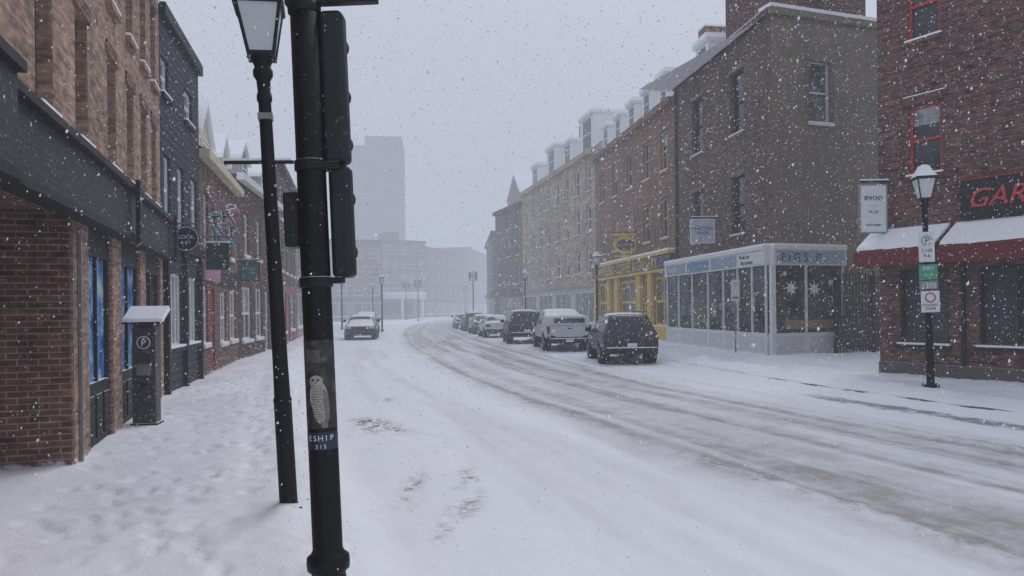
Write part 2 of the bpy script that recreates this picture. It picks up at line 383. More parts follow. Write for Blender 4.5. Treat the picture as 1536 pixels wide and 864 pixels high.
Z=.015+(fbm(X*1.1,Y*1.1,181,4)-.5)*.10+(fbm(X*5,Y*5,191,3)-.5)*.07*np.clip(1.3-Y/45,0,1)
bank=sstep(Y,15,18)*(1-sstep(Y,60,80))
Z+=.22*np.exp(-((dist-.75)/.45)**2)*sstep(fbm(X*.9,Y*.7,195,3),.35,.7)*bank
Z-=.20*(1-sstep(dist,.02,.2))
trod=sstep(dist,1.4,1.9)*(1-sstep(dist,3.0,3.6))*sstep(fbm(X*.8,Y*.5,199,4),.35,.65)
gridmesh('sidewalk',X,Y,Z,M_side,dict(trod=trod))
ky=np.arange(8,17,.25); kv=[];kf=[]
for i,y in enumerate(ky):
    x=float(XR(y)); h=.012*math.sin(y*5); kv+= [(x-.05,y,-.2),(x-.05,y,-.015+h),(x+.08,y,-.01+h),(x+.08,y,-.2)]
    if i:
        a=(i-1)*4;b=i*4
        for q in range(3): kf.append((a+q,b+q,b+q+1,a+q+1))
o=O('kerb'); o.add('kerb_stones',mat('granite_kerb',(.12,.11,.10),.8,.4,6,dust=.6),kv,kf); o.build()
gx=np.linspace(-900,900,60); X,Y=np.meshgrid(gx,gx+500); gridmesh('snow_ground',X,Y,np.full_like(X,-.26),M_ground)

# ------------------------------------------------------------------ LEFT buildings
L=O('brown_brick_building',((-2.54,1),(-6.87,14.5))); k=.9522
S=lambda y:(y-1)/k
def poster():
    m,nt,b=newmat('blue_poster'); uv=nd(nt,'ShaderNodeUVMap').outputs[0]
    n=noise(nt,uv,2.2,5,.6); r=nd(nt,'ShaderNodeValToRGB'); nt.links.new(n,r.inputs[0])
    e=r.color_ramp.elements; e[0].position=.34; e[0].color=(.01,.04,.12,1); e[1].position=.64; e[1].color=(.62,.70,.80,1)
    x=r.color_ramp.elements.new(.46); x.color=(.06,.20,.55,1); x=r.color_ramp.elements.new(.55); x.color=(.22,.42,.72,1)
    nt.links.new(r.outputs[0],b.inputs['Base Color']); b.inputs['Roughness'].default_value=.12; return m
M_blue=poster()
ops=[(S(5.75),S(8.0),-.3,2.75,1.05)]
gw=[(S(8.74),S(9.95)),(S(10.6),S(12.0)),(S(12.6),S(14.1))]
for a,b in gw: ops.append((a,b,.0,2.72))
uw=[]
for i,y in enumerate([2.9,4.3,5.75,7.2,8.6,10.2,11.5,12.7,13.75]):
    w=.29
    for z0,z1 in ((3.62,5.1),(5.85,7.3),(8.1,9.3)):
        ops.append((S(y)-w,S(y)+w,z0,z1)); uw.append((S(y)-w,S(y)+w,z0,z1))
gops=[o for o in ops if o[2]<3]; uops=[o for o in ops if o[2]>3]
L.wall('walls',B_L1d,0,L.L,-.3,2.75,gops,depth=.08)
L.wall('walls',B_L1,0,L.L,2.75,10,uops,depth=.2)
for a,b in ((S(8.0)-.0,S(8.72)),(S(9.97),S(10.58)),(S(12.02),S(12.58)),(S(14.12),L.L-.002),(S(3),S(5.73))):
    L.box('piers',B_L1,a+.03,b-.02,.002,.03,-.3,2.74)
L.quad('walls',B_L1d,[(S(5.75),-1.05,-.3),(S(8),-1.05,-.3),(S(8),-1.05,2.75),(S(5.75),-1.05,2.75)],[(0,0),(2.4,0),(2.4,2.75),(0,2.75)])
L.box('entrance_door',M_dark,S(6.1),S(7.2),-1.04,-.98,-.1,2.2)
L.shell(B_L1,L.L,10,9)
for u in uw:
    L.window(*u,M_dark,M_glass,depth=.2,fw=.05,nh=1,sm=B_L1)
    L.box('brick_lintels',B_L1d,u[0]-.08,u[1]+.08,.003,.025,u[3]+.01,u[3]+.2)
for (a,b),gm in zip(gw,(M_blue,M_blue,M_shopglass)):
    L.window(a,b,.72,2.4,M_dark,gm,depth=.07,fw=.06,nh=0,nv=1,sill=False)
    L.box('shopfront_panels',M_dark,a,b,-.075,-.02,-.2,.72); L.box('shopfront_panels',M_dark,a,b,-.075,-.02,2.4,2.72)
    n=3
    for q in range(n):
        w=(b-a)/n; L.box('shopfront_panels',S_band,a+q*w+.06,a+(q+1)*w-.06,-.018,-.002,.1,.62)
L.box('fascia',S_band,0,L.L-.02,.003,.20,2.74,3.36)
L.box('fascia',M_dark,0,L.L-.02,.003,.27,3.362,3.44); L.box('fascia',M_dark,0,L.L-.02,.003,.24,2.66,2.738)
for y in (10.35,14.25): L.box('fascia_brackets',M_dark,S(y)-.08,S(y)+.08,.272,.33,2.62,3.5)
L.box('bay',S_band,S(1.2),S(5.1),.275,.40,2.66,3.36); L.box('bay',M_dark,S(1.2),S(5.14),.275,.45,3.362,3.44); L.box('bay',M_dark,S(1.2),S(5.12),.275,.43,2.58,2.658)
L.box('conduit',M_grey,S(8.2),S(8.24),.035,.07,0.0,2.6)
L.build()

L=O('dark_grey_building',((-6.87,14.52),(-7.76,18.42))); k=.975
S=lambda y:(y-14.5)/k
ops=[(.08,.75,6.0,6.75),(S(16.75),S(17.6),6.0,6.75),(.25,.85,3.45,4.8),(S(15.95),S(16.6),3.45,4.8),(S(17.35),S(18.1),3.45,4.8),(.45,1.9,.9,2.45),(2.15,3.6,.9,2.45)]
L.wall('walls',S_L2,0,L.L,-.3,7.7,ops,depth=.12)
L.shell(S_L2,L.L,7.7,9)
for i,u in enumerate(ops): L.window(*u,M_white,M_glass2 if i<5 else M_curt,depth=.12,fw=.07,nh=1 if i<5 else 0,nv=0 if i<5 else 3,sm=M_dark)
L.box('cornice',M_dark,0,L.L,.003,.12,7.5,7.75); L.box('cornice',M_dark,0,L.L,.003,.12,2.95,3.12)
for s in (.2,2.0,3.75): L.box('pilasters',M_dark,s-.08,s+.08,.003,.1,-.2,2.94)
L.build()

def gable(L,c,w,z0,zw,zp,t,depth,wm,rm=None,win=True):
    a,b=c-w/2,c+w/2
    L.add('dormers',wm,[L.pt(a,t,z0),L.pt(b,t,z0),L.pt(b,t,zw),L.pt(c,t,zp),L.pt(a,t,zw)],[(0,1,2,3,4)])
    for x in (a,b): L.quad('dormers',wm,[(x,t,z0),(x,t-depth,z0),(x,t-depth,zw),(x,t,zw)],[(0,0)]*4)
    o=.12
    for x,s_ in ((a,-1),(b,1)):
        sl=(zp-zw)/(w/2)
        pts=[(x+s_*o,t+o,zw-sl*o+.03),(c,t+o,zp+.03),(c,t-depth,zp+.03),(x+s_*o,t-depth,zw-sl*o+.03)]
        up=[(p[0],p[1],p[2]+.14) for p in pts]
        v=[L.pt(*p) for p in pts+up]; L.add('dormer_roofs',rm or M_snow,v,[(0,3,2,1),(4,5,6,7),(0,1,5,4),(1,2,6,5),(2,3,7,6),(3,0,4,7)])
    if win:
        L.quad('window_panes',M_glass,[(c-w*.22,t+.012,z0+.25),(c+w*.22,t+.012,z0+.25),(c+w*.22,t+.012,zw-.05),(c-w*.22,t+.012,zw-.05)],[(0,0)]*4)
        L.box('window_frames',M_white,c-w*.22-.06,c-w*.22,t+.004,t+.05,z0+.2,zw); L.box('window_frames',M_white,c+w*.22,c+w*.22+.06,t+.004,t+.05,z0+.2,zw)
        L.box('window_frames',M_white,c-w*.22,c+w*.22,t+.004,t+.05,zw-.05,zw); L.box('window_frames',M_white,c-w*.22,c+w*.22,t+.014,t+.045,(z0+zw)/2+.08,(z0+zw)/2+.14)
L=O('painted_gabled_building',((-7.76,18.44),(-9.27,25.0)))
ops=[(.5,1.2,3.3,4.7),(1.7,2.4,3.3,4.7),(3.3,4.0,3.3,4.7),(4.9,5.6,3.3,4.7),(1.35,2.1,0,2.25),(.2,1.05,.8,2.3),(3.0,4.2,.7,2.2),(4.9,6.3,.7,2.3)]
L.wall('walls',B_L1d,0,L.L,-.3,5.7,ops,depth=.12); L.shell(B_L1d,L.L,5.7,8)
for i,u in enumerate(ops):
    L.window(*u,(M_pink if i==4 else M_white),(M_pink if i==4 else M_glass2),depth=.12,fw=.09,nv=(1 if i in(6,7) else 0),sill=(i!=4))
L.box('cornice',S_cream,0,L.L,.003,.25,5.5,5.72)
L.box('fascia',mat('pink_fascia',(.36,.17,.26),.6),.1,2.6,.003,.09,2.45,2.9); L.box('fascia',M_dark,2.7,6.6,.003,.09,2.45,2.85)
L.quad('roof',S_slate,[(0,.1,5.74),(L.L,.1,5.74),(L.L,-2.5,7.0),(0,-2.5,7.0)],[(0,0)]*4)
gable(L,1.3,2.0,5.72,6.2,7.1,-.1,3,S_cream); gable(L,4.6,1.6,5.72,6.3,7.0,-.1,3,S_cream)
L.build()

L=O('brick_shop_building',((-9.27,25.02),(-10.4,33)))
ops=[(1+i*2.2,1.8+i*2.2,3.6,5.1) for i in range(3)]+[(.6,2.2,.6,2.5),(2.9,4.2,.6,2.5),(4.8,5.6,0,2.4),(6.1,7.6,.7,2.5)]
L.wall('walls',B_far,0,L.L,-.3,6.3,ops,depth=.12); L.shell(B_far,L.L,6.3,8)
for i,u in enumerate(ops): L.window(*u,M_white,M_glass,depth=.12,fw=.1,nv=1 if i>2 else 0)
L.box('cornice',M_white,0,L.L,.003,.25,6.1,6.34)
gable(L,2,1.5,6.3,7.1,7.7,-.2,2.5,S_pale); gable(L,5.6,1.5,6.3,7.1,7.7,-.2,2.5,S_pale)
L.build()
L=O('red_front_building',((-10.4,33.02),(-12.3,42)))
ops=[(1+i*2.3,1.9+i*2.3,z,z+1.5) for i in range(4) for z in (3.5,5.9)]+[(.6,3.5,.6,2.5),(4.4,5.4,0,2.4),(6,8.4,.6,2.5)]
Mr=mat('dull_red_cladding',(.28,.05,.05),.7,.2)
L.wall('walls',B_far,0,L.L,2.9,8.3,ops,depth=.12); L.wall('walls',Mr,0,L.L,-.3,2.9,[o for o in ops if o[2]<3],depth=.12); L.shell(B_far,L.L,8.3,9)
for u in ops: L.window(*u,M_white,M_glass,depth=.12,fw=.1)
L.box('cornice',M_dark,0,L.L,.003,.25,8.1,8.34); L.build()

def block(name,p0,p1,H,m,rows,cols,z0=4.0,ww=1.0,wh=1.6,D=10,shop=True,fm=None,cornice=None,rowh=None,depth=.15,gm=None,base=None,nh=1,sm=None):
    L=O(name,(p0,p1)); ops=[]; rowh=rowh or (H-z0)/rows
    for c in range(cols):
        cx=L.L*(c+.5)/cols
        for r in range(rows): ops.append((cx-ww/2,cx+ww/2,z0+r*rowh,z0+r*rowh+wh))
    sh=[]
    if shop:
        n=max(1,cols//2)
        for c in range(n):
            a=L.L*c/n+.4; b=L.L*(c+1)/n-.4; sh.append((a,b,.6,2.7))
    if base:
        L.wall('walls',base,0,L.L,-.3,3.3,sh,depth=.12); L.wall('walls',m,0,L.L,3.3,H,ops,depth=depth)
    else: L.wall('walls',m,0,L.L,-.3,H,ops+sh,depth=depth)
    L.shell(m,L.L,H,D)
    for u in ops: L.window(*u,fm or M_white,gm or random.choice((M_glass,M_glass,M_glass2)),depth=depth,fw=.08,nh=nh,sm=sm or S_pale)
    for u in sh: L.window(*u,fm or M_white,M_shopglass,depth=.12,fw=.1,nv=2,nh=0)
    L.box('cornice',cornice or M_dark,-.0,L.L,.003,.3,H-.3,H+.05)
    if shop: L.box('shop_cornice',cornice or M_dark,.05,L.L-.05,.003,.3,3.05,3.4)
    return L
block('pale_shop_building',(-12.5,43),(-16.0,60),8.2,S_pale,2,6).build()
block('distant_building',(-17,64),(-21,84),9,B_far,2,6).build()

# ------------------------------------------------------------------ RIGHT buildings
R=O('red_brick_building',((8.85,17.8),(14.06,9.27)))
cols=[(.75,1.5),(3.3,4.05),(5.9,6.65),(8.5,9.25)]; ops=[]
for a,b in cols:
    for z in (4.6,7.7,10.6): ops.append((a,b,z,z+1.6))
sh=[(.5,1.62,.72,2.45),(2.25,3.75,.72,2.45),(4.4,5.4,0,2.45),(6,8.5,.72,2.45)]
R.wall('walls',B_R1,0,R.L,-.3,13.5,ops+sh,depth=.16); R.shell(B_R1,R.L,13.5,10)
for u in ops: R.window(*u,M_red,M_glass,depth=.12,fw=.065,nh=1,sm=B_R1); R.box('lintels',B_R1,u[0]-.12,u[1]+.12,.003,.05,u[3]+.02,u[3]+.22); R.box('lintel_snow',M_snow,u[0]-.1,u[1]+.1,.003,.045,u[3]+.222,u[3]+.245)
Mbl=siding('blinds_glass',(.075,.085,.09),.06,True)
for i,u in enumerate(sh): R.window(*u,M_dark,Mbl if i!=2 else M_dark,depth=.14,fw=.06,nh=0,nv=1 if i else 0)
for a,b,e in ((-.15,1.72,0),(1.80,4.9,0),(5.2,8.9,0)):
    z1,z0,d=3.34,2.86,.80
    v=[R.pt(a,.004,z1),R.pt(b,.004,z1),R.pt(b,d,z0),R.pt(a,d,z0),R.pt(a,.004,z0-.02),R.pt(b,.004,z0-.02)]
    R.add('awnings',M_awn,v,[(0,1,2,3),(0,3,4),(1,5,2)])
    R.box('awnings',M_awn,a,b,d-.02,d,z0-.34,z0-.002); R.box('awnings',M_awn,a,a+.015,.01,d-.022,z0-.34,z0-.02); R.box('awnings',M_awn,b-.015,b,.01,d-.022,z0-.34,z0-.02)
    # snow slab with uneven lower edge
    n=14; top=[];
    for q in range(n+1):
        s_=a+.03+(b-a-.06)*q/n; dd=d-.03-.05*random.random(); th=.05+.05*random.random()
        zz=z1+(z0-z1)*dd/d
        top.append((R.pt(s_,.05,z1+.01),R.pt(s_,.05,z1+.09),R.pt(s_,dd*.95,zz+.02+th),R.pt(s_,dd,zz+.012)))
    vv=[p for q in top for p in q]; ff=[]
    for q in range(n):
        for r_ in range(3): ff.append((q*4+r_,(q+1)*4+r_,(q+1)*4+r_+1,q*4+r_+1))
    ff+=[(0,1,2,3),(n*4,n*4+1,n*4+2,n*4+3)]
    R.add('awning_snow',M_snow,vv,ff)
M_neon=mat('red_letter_paint',(.50,.045,.05),.5,.15)
R.box('sign_board',M_dark,1.95,5.6,.003,.14,3.5,4.28); R.box('sign_board',mat('sign_red_border',(.20,.02,.02)),1.95,5.6,.003,.17,4.282,4.33)
R.ftext('GARRISON',.56,2.12,.16,3.70,M_neon,.02,shear=.3)
R.box('base_course',mat('stone_base',(.11,.10,.09),.9,.3,3,snow=.5),0,R.L,.003,.06,-.2,.28)
R.box('drainpipe',M_dark,1.92,1.99,.01,.07,.3,2.5)
R.box('cornice',M_dark,0,R.L,.003,.4,13.2,13.6)
R.build()

R=O('grey_corner_building',((7.52,33.78),(8.84,25)))
S=lambda y:(33.78-y)/.989
ops=[(S(b),S(a),z0,z1) for a,b in ((27.0,28.1),(30.7,31.8)) for z0,z1 in ((4.3,6.5),(8.05,10.4))]
R.wall('walls',B_R2,0,R.L,-.3,11.7,ops,depth=.18)
for u in ops: R.window(*u,M_dark,M_glass,depth=.18,fw=.07,nh=1,sm=S_R2,lint=S_R2)
FL=R.L
R.box('cornice',B_R2,0,FL+.02,.003,.14,11.5,11.72); R.box('roof_snow',M_snow,0,FL,-.5,.10,11.722,11.78)
R.box('downpipe',M_dark,.25,.36,.01,.12,3.7,11.4)
def shopf(R,a0,a1,ms,txt=None):
    R.box('shopfront',M_white,a0,a1,.01,.5,-.2,.72); R.box('shopfront',M_white,a0,a1,.01,.60,3.50,3.62)
    R.box('shopfront',M_white,a0,a1,.01,.56,2.98,3.498); R.box('shop_snow',M_snow,a0,a1,.01,.58,3.622,3.70)
    R.quad('shop_glazing',M_shopglass,[(a0,.44,.72),(a1,.44,.72),(a1,.44,2.98),(a0,.44,2.98)],[(0,0)]*4)
    for s in ms: R.box('shop_mullions',M_white,s-.035,s+.035,.442,.50,.722,2.978)
    for i in range(len(ms)-1):
        R.box('shop_panels',mat('pale_panel',(.58,.60,.62),.6),ms[i]+.12,ms[i+1]-.12,.502,.515,.1,.6)
ms=[.1,1.5,3.0,4.6,6.0,7.2,8.3,9.28]
shopf(R,0,FL+.45,ms)
for i in range(0,3): R.box('fascia_panels',M_bluefascia if i!=1 else mat('mid_blue_fascia',(.16,.27,.42)),.3+i*2.4,2.5+i*2.4,.562,.58,3.04,3.44)
R.box('fascia_panels',M_signw,7.5,9.2,.562,.58,3.04,3.44)
R.ftext('Books for\n  the curious',.2,7.55,.585,3.27,M_txtd)
R.ftext('28  STREET',.24,.5,.585,3.15,M_txtw)
for i in range(14):
    s=random.uniform(.4,8.9); z=random.uniform(.8,1.7); R.box('displays',mat('display%d'%(i%4),[(.30,.27,.18),(.15,.18,.2),(.3,.3,.3),(.2,.12,.08)][i%4]),s,s+random.uniform(.15,.4),.441,.4415,z,z+random.uniform(.2,.5))
R.frame(((8.84,25),(8.84+.944*9,25+.33*9)))
u=(1.55,2.5,7.95,10.1)
R.wall('walls',S_R2,0,9,-.3,11.5,[u],depth=.18); R.window(*u,M_white,M_glass2,depth=.18,fw=.06,nh=1,sm=M_white)
R.box('window_surround',mat('stucco_trim',(.13,.12,.10),.9),u[0]-.12,u[0]-.002,.003,.03,7.86,10.22); R.box('window_surround',mat('stucco_trim',(.13,.12,.10)),u[1]+.002,u[1]+.12,.003,.03,7.86,10.22)
R.box('coping',S_R2,-.1,9,-.15,.12,11.502,11.72); R.box('roof_snow',M_snow,-.1,9,-.5,.14,11.722,11.84)
R.quad('roof',M_snow,[(0,-.1,11.5),(9,-.1,11.5),(9,-9,11.5),(0,-9,11.5)],[(0,0)]*4)
shopf(R,-.42,2.6,[-.42,.95,2.5])
R.box('corner_post',M_white,-.52,-.36,.44,.58,-.2,2.978)
R.box('fascia_panels',M_bluefascia,-.3,2.5,.562,.58,3.04,3.44)
R.ftext('F I G S   P',.40,-.15,.585,3.10,M_txtd)
def star(R,a,z,r,t):
    v=[R.pt(a,t+.03,z)]
    n=8
    for i in range(2*n):
        rr=r if i%2==0 else r*.42; an=math.pi*i/n; v.append(R.pt(a+rr*math.sin(an),t,z+rr*math.cos(an)))
    R.add('paper_stars',M_signw,v,[(0,1+i,1+(i+1)%(2*n)) for i in range(2*n)])
star(R,.35,2.22,.28,.46); star(R,1.30,2.18,.30,.46); star(R,2.0,2.4,.16,.46); star(R,2.15,1.75,.12,.46); star(R,.1,2.7,.12,.46)
R.box('display_shelf',mat('display_warm',(.28,.2,.12)),.1,2.3,.441,.4425,.85,1.15)
R.box('chimney_block',B_R1,.5,4.4,-3.2,-1.2,11.5,14.6); R.box('chimney_block',B_R1,3.1,4.6,-1.19,-.5,11.5,12.9); R.box('chimney_block',S_R2,3.0,4.7,-1.18,-.4,12.902,13.05)
for s in (3.3,4.0):
    v,f=glathe([(.12,13.05),(.10,13.6),(.14,13.65)],12); R.add('chimney_pots',mat('clay_pot',(.25,.12,.08)),[R.pt(s+.2+x,-.8+y,z) for x,y,z in v],f,smooth=True)
R.build()

R=O('yellow_cafe_building',((5.45,47.6),(7.5,33.82)))
cx=[1.6,4.4,7.2,10,12.6]
ops=[(c-.5,c+.5,z,z+1.9) for c in cx for z in (4.9,8.1)]
sh=[(.5,3.0,.7,3.1),(3.5,4.6,0,3.1),(5.2,8.6,.7,3.1),(9.3,10.4,0,3.1),(11,13.5,.7,3.1)]
R.wall('walls',B_R3,0,R.L,-.3,11.2,ops+sh,depth=.15); R.shell(B_R3,R.L,11.2,9)
M_ochre=mat('ochre_frame',(.38,.25,.08),.6)
for u in ops: R.window(*u,M_ochre,M_glass,depth=.15,fw=.10,nh=1,sm=M_ochre,lint=S_R2)
for u in sh: R.window(*u,M_yellow,M_shopglass,depth=.12,fw=.14,nv=1,nh=1)
for a,b in ((.0,.48),(3.02,3.48),(4.62,5.18),(8.62,9.28),(10.42,10.98),(13.52,13.9)): R.box('shopfront',M_yellow,a,b,.003,.18,-.2,3.3)
for u in sh:
    if u[2]>0: R.box('shopfront',M_yellow,u[0],u[1],.003,.1,-.2,.68)
R.box('shopfront',M_yellow,0,13.9,.003,.3,3.302,3.42); R.box('shop_fascia',M_txtd,0,13.9,.003,.26,3.422,4.1); R.box('shopfront',M_yellow,0,13.9,.003,.36,4.102,4.24)
R.box('shop_snow',M_snow,0,13.9,.003,.34,4.242,4.34)
R.ftext('TOWNSEND  COFFEE & GALLERY',.78,.5,.27,3.5,M_yellow,.01)
R.box('cornice',B_R3,0,R.L,.003,.3,10.95,11.25)
R.quad('roof',S_slate,[(0,.1,11.26),(R.L,.1,11.26),(R.L,-2.6,13.4),(0,-2.6,13.4)],[(0,0)]*4)
def dorm(R,c,w,z0,h,t,dep=2.4):
    R.box('dormers',M_white,c-w/2,c+w/2,t-dep,t,z0,z0+h); R.box('dormer_snow',M_snow,c-w/2-.12,c+w/2+.12,t-dep,t+.15,z0+h+.002,z0+h+.2)
    R.box('dormer_trim',M_white,c-w/2-.08,c+w/2+.08,t-dep,t+.1,z0+h-.12,z0+h)
    R.quad('window_panes',M_glass,[(c-w*.28,t+.01,z0+.35),(c+w*.28,t+.01,z0+.35),(c+w*.28,t+.01,z0+h-.25),(c-w*.28,t+.01,z0+h-.25)],[(0,0)]*4)
    R.box('window_frames',M_white,c-w*.28,c+w*.28,t+.012,t+.03,z0+h*.5,z0+h*.5+.07)
for y in (46,43.4,40.8,38.3,35.9): dorm(R,(47.6-y)/.989,1.3,11.25,1.6,-.25)
R.box('chimney',B_R3,13.0,13.8,-2.6,-1.6,12,14.6); R.box('chimney_snow',M_snow,12.98,13.82,-2.62,-1.58,14.602,14.7)
R.build()
R=O('attic_dormer',((7.52,33.78),(8.84,25))); dorm(R,2.2,1.3,11.7,1.2,-.4); R.box('chimney',B_R3,4.9,5.7,-2.6,-1.6,11.6,13.2); R.build()
R=block('sandstone_building',(1.02,66.7),(5.43,47.65),11.9,B_R4,3,8,3.9,1.0,1.75,9,True,M_white,B_R4,rowh=2.7,base=mat('white_shop_render',(.5,.5,.5),.8))
R.quad('roof',S_slate,[(0,.1,11.96),(R.L,.1,11.96),(R.L,-2.6,14.2),(0,-2.6,14.2)],[(0,0)]*4)
for c,w_,h_ in ((3.5,2.1,1.8),(8.5,2.6,2.3),(12.7,2.0,1.8),(17.2,2.9,2.6)): dorm(R,c,w_,11.95,h_,-.3)
R.box('chimney',B_R3,10.4,11.2,-3,-2,13,15.6)
R.build()
R=block('dark_stone_building',(-1.6,74.6),(1.0,66.75),11.2,B_R2,3,3,3.9,1.0,1.7,9,True,M_grey,M_dark,rowh=2.6)
gable(R,5.6,4.2,11.2,11.9,14.1,-.2,8,S_pale,win=False); R.build()
block('distant_brick_building',(-3.4,101),(-1.9,80),10,B_far,3,7,3.9,sm=B_far).build()
block('distant_pale_building',(-29.5,112),(-20.2,116),12.4,B_R3,3,4,3.8,1.6,1.7,D=14,sm=B_far).build()
R=block('distant_brick_block',(-23.6,134),(-16.2,139),14.3,B_far,4,5,3.9,1.2,1.6,D=14,sm=B_far); R.box('penthouse',B_far,2,4.5,-6,-2,14.3,16); R.build()
block('distant_long_block',(-17.0,141),(-9.6,166),13.6,B_far,3,8,3.9,1.2,1.7,D=14,sm=B_far).build()
block('distant_corner_block',(-10.3,168),(-6.2,198),15.6,B_far,4,8,3.9,1.4,1.7,D=14,sm=B_far).build()
block('distant_pale_block',(-42,95),(-30,108),11.5,S_pale,3,5,3.8,1.4,1.6,D=14).build()
T=O('office_tower',((-39.6,180),(-26.5,181.5)))
T.box('walls',S_tower,4.1,T.L,-20,0,0,44); T.box('walls',S_tower,0,4.09,-18,-1,0,42)
M_tb=mat('tower_window_band',(.028,.036,.048),.8,.2,.1,spec=.0)
for z in np.arange(6,42,3.4): T.box('window_bands',M_tb,4.6,T.L-.5,.004,.05,z,z+1.5)
T.box('roof_parapet',S_tower,6.6,T.L-2.5,-16,-4,44,44.9)
T.build()
K=O('corner_kiosk',((-21.5,118),(-14.2,121)))
K.box('canopy',M_white,0,K.L,-5,.6,3.3,4.0); K.box('canopy_snow',M_snow,-.1,K.L+.1,-5,.7,4.002,4.4)
for a in (.4,3.8,7.2): K.box('columns',M_white,a,a+.4,0,.4,-.2,3.298)
K.box('kiosk_walls',S_pale,.6,6.8,-4.6,-1.5,-.2,3.298); K.quad('window_panes',M_shopglass,[(1.2,-1.49,.8),(6.2,-1.49,.8),(6.2,-1.49,2.8),(1.2,-1.49,2.8)],[(0,0)]*4)
K.build()

g=O('iron_gate',((10.95,25.0),(14.0,25.9)))
for i in range(24):
    a=.05+i*.13
    v,f=gtube(g.pt(a,0,-.05),g.pt(a,0,2.55+.12*math.sin(i*.27)),.018,6); g.add('bars',M_black,v,f)
    v,f=gtube(g.pt(a,0,2.55+.12*math.sin(i*.27)),g.pt(a,0,2.72+.12*math.sin(i*.27)),.03,6,.002); g.add('spear_tips',M_black,v,f)
for z in (.2,1.2,2.35): g.box('rails',M_black,0,3.1,-.018,.018,z,z+.05)
for a in (0,1.5,3.0): g.box('posts',M_black,a-.05,a+.05,-.05,.05,-.1,2.8)
g.box('gate_panel',mat('gate_backing',(.05,.045,.04)),.05,2.95,.03,.04,.25,1.2)
g.build()

# ------------------------------------------------------------------ projecting signs
def hang(name,x0,x1,y,z0,z1,m,border=None,texts=(),bracket=None,thick=.05,yaw=0):
    s=O(name); w=(x1-x0)/2
    s.tbox('panel',m,-w,w,-thick/2,thick/2,0,z1-z0)
    if border:
        for a in ((-w-.02,w+.02,-.03,0),(-w-.02,w+.02,z1-z0,z1-z0+.03)): s.tbox('frame',border,a[0],a[1],-thick/2-.01,thick/2+.01,a[2],a[3])
        s.tbox('frame',border,-w-.03,-w,-thick/2-.01,thick/2+.01,0,z1-z0); s.tbox('frame',border,w,w+.03,-thick/2-.01,thick/2+.01,0,z1-z0)
    for t,sz,px,pz,mm in texts: s.text(t,sz,(px,-thick/2-.008,pz),(1,0,0),mm,.003,'CENTER')
    if bracket:
        h=z1-z0; v,f=gtube((-w,0,h+.1),(w+bracket,0,h+.1),.02); s.add('bracket',M_black,v,f)
        for a in (-w*.7,w*.7): v,f=gtube((a,0,h),(a,0,h+.1),.01); s.add('bracket',M_black,v,f)
        v,f=gtube((w*.2,0,h+.12),(w+bracket,0,h+.35),.012); s.add('bracket',M_black,v,f)
        s.tbox('bracket_snow',M_snow,-w,w+bracket*.5,-.02,.02,h+.121,h+.15)
    s.build((( x0+x1)/2,y,z0),(0,0,yaw))
hang('evoo_shop_sign',8.24,8.84,17.45,3.35,4.45,M_signw,M_grey,(('evoo',.22,0,.75,M_txtd),('- - -',.1,0,.6,M_txtd),('>->',.16,0,.42,M_txtd),('oil & vinegar',.07,0,.15,M_txtd)),.15)
hang('heritage_shop_sign',7.1,8.0,29.2,4.15,5.05,mat('pale_blue_sign',(.42,.48,.56)),M_signw,(('HERITAGE\nSHOP',.18,0,.5,M_txtd),('- - - - -',.12,0,.12,M_txtd)),.35,.08)
s=O('yellow_cafe_sign')
v,f=glathe([(.62,-.04),(.66,-.02),(.66,.02),(.62,.04)],28,axis='y'); v=[(x*1.0,y,z*.72) for x,y,z in v]; s.add('disc',M_yellow,v,f)
s.tbox('bar_top',M_yellow,-.75,.75,-.05,.05,.5,.62); s.tbox('bar_bottom',M_yellow,-.6,.6,-.05,.05,-.65,-.55)
v,f=glathe([(.50,-.045),(.50,-.048)],28,axis='y'); v=[(x,y,z*.6) for x,y,z in v]; s.add('dark_field',M_txtd,v,f)
s.text('COFFEE',.22,(0,-.06,-.08),(1,0,0),M_yellow,.004,'CENTER'); v,f=gtube((-.7,0,.7),(1.2,0,.7),.03); s.add('bracket',M_black,v,f)
s.build((6.1,39.5,4.95),(0,0,0))
s=O('round_shop_sign')
v,f=glathe([(.26,-.03),(.28,-.02),(.28,.02),(.26,.03)],28,axis='y'); s.add('disc',mat('navy_sign',(.015,.02,.04),.5),v,f)
v,f=glathe([(.255,-.034),(.24,-.034)],28,axis='y'); s.add('ring',M_txtw,v,f[:-2])
s.text('LOCK',.11,(0,-.04,.0),(1,0,0),M_txtw,.002,'CENTER'); s.text('& CO',.08,(0,-.04,-.1),(1,0,0),M_txtw,.002,'CENTER')
v,f=gtube((-.5,0,.32),(.3,0,.32),.015); s.add('bracket',M_black,v,f); v,f=gtube((0,0,.27),(0,0,.32),.01); s.add('bracket',M_black,v,f)
s.build((-6.85,15.6,3.18),(0,0,.12))
s=O('hanging_sign_box'); s.tbox('panel',mat('green_black_sign',(.02,.045,.04)),-.28,.28,-.06,.06,0,.68); s.tbox('snow_cap',M_snow,-.28,.28,-.06,.06,.682,.72)
v,f=gtube((-.5,0,.85),(.28,0,.85),.015); s.add('bracket',M_black,v,f); v,f=gtube((0,0,.68),(0,0,.85),.01); s.add('bracket',M_black,v,f)
s.text('BISTRO',.11,(0,-.07,.3),(1,0,0),M_grey,.002,'CENTER'); s.build((-7.45,18.8,2.7),(0,0,.1))
s=O('colourful_wall_ornament')
cols=[(.38,.13,.19),(.11,.20,.36),(.25,.15,.25),(.11,.25,.25)]
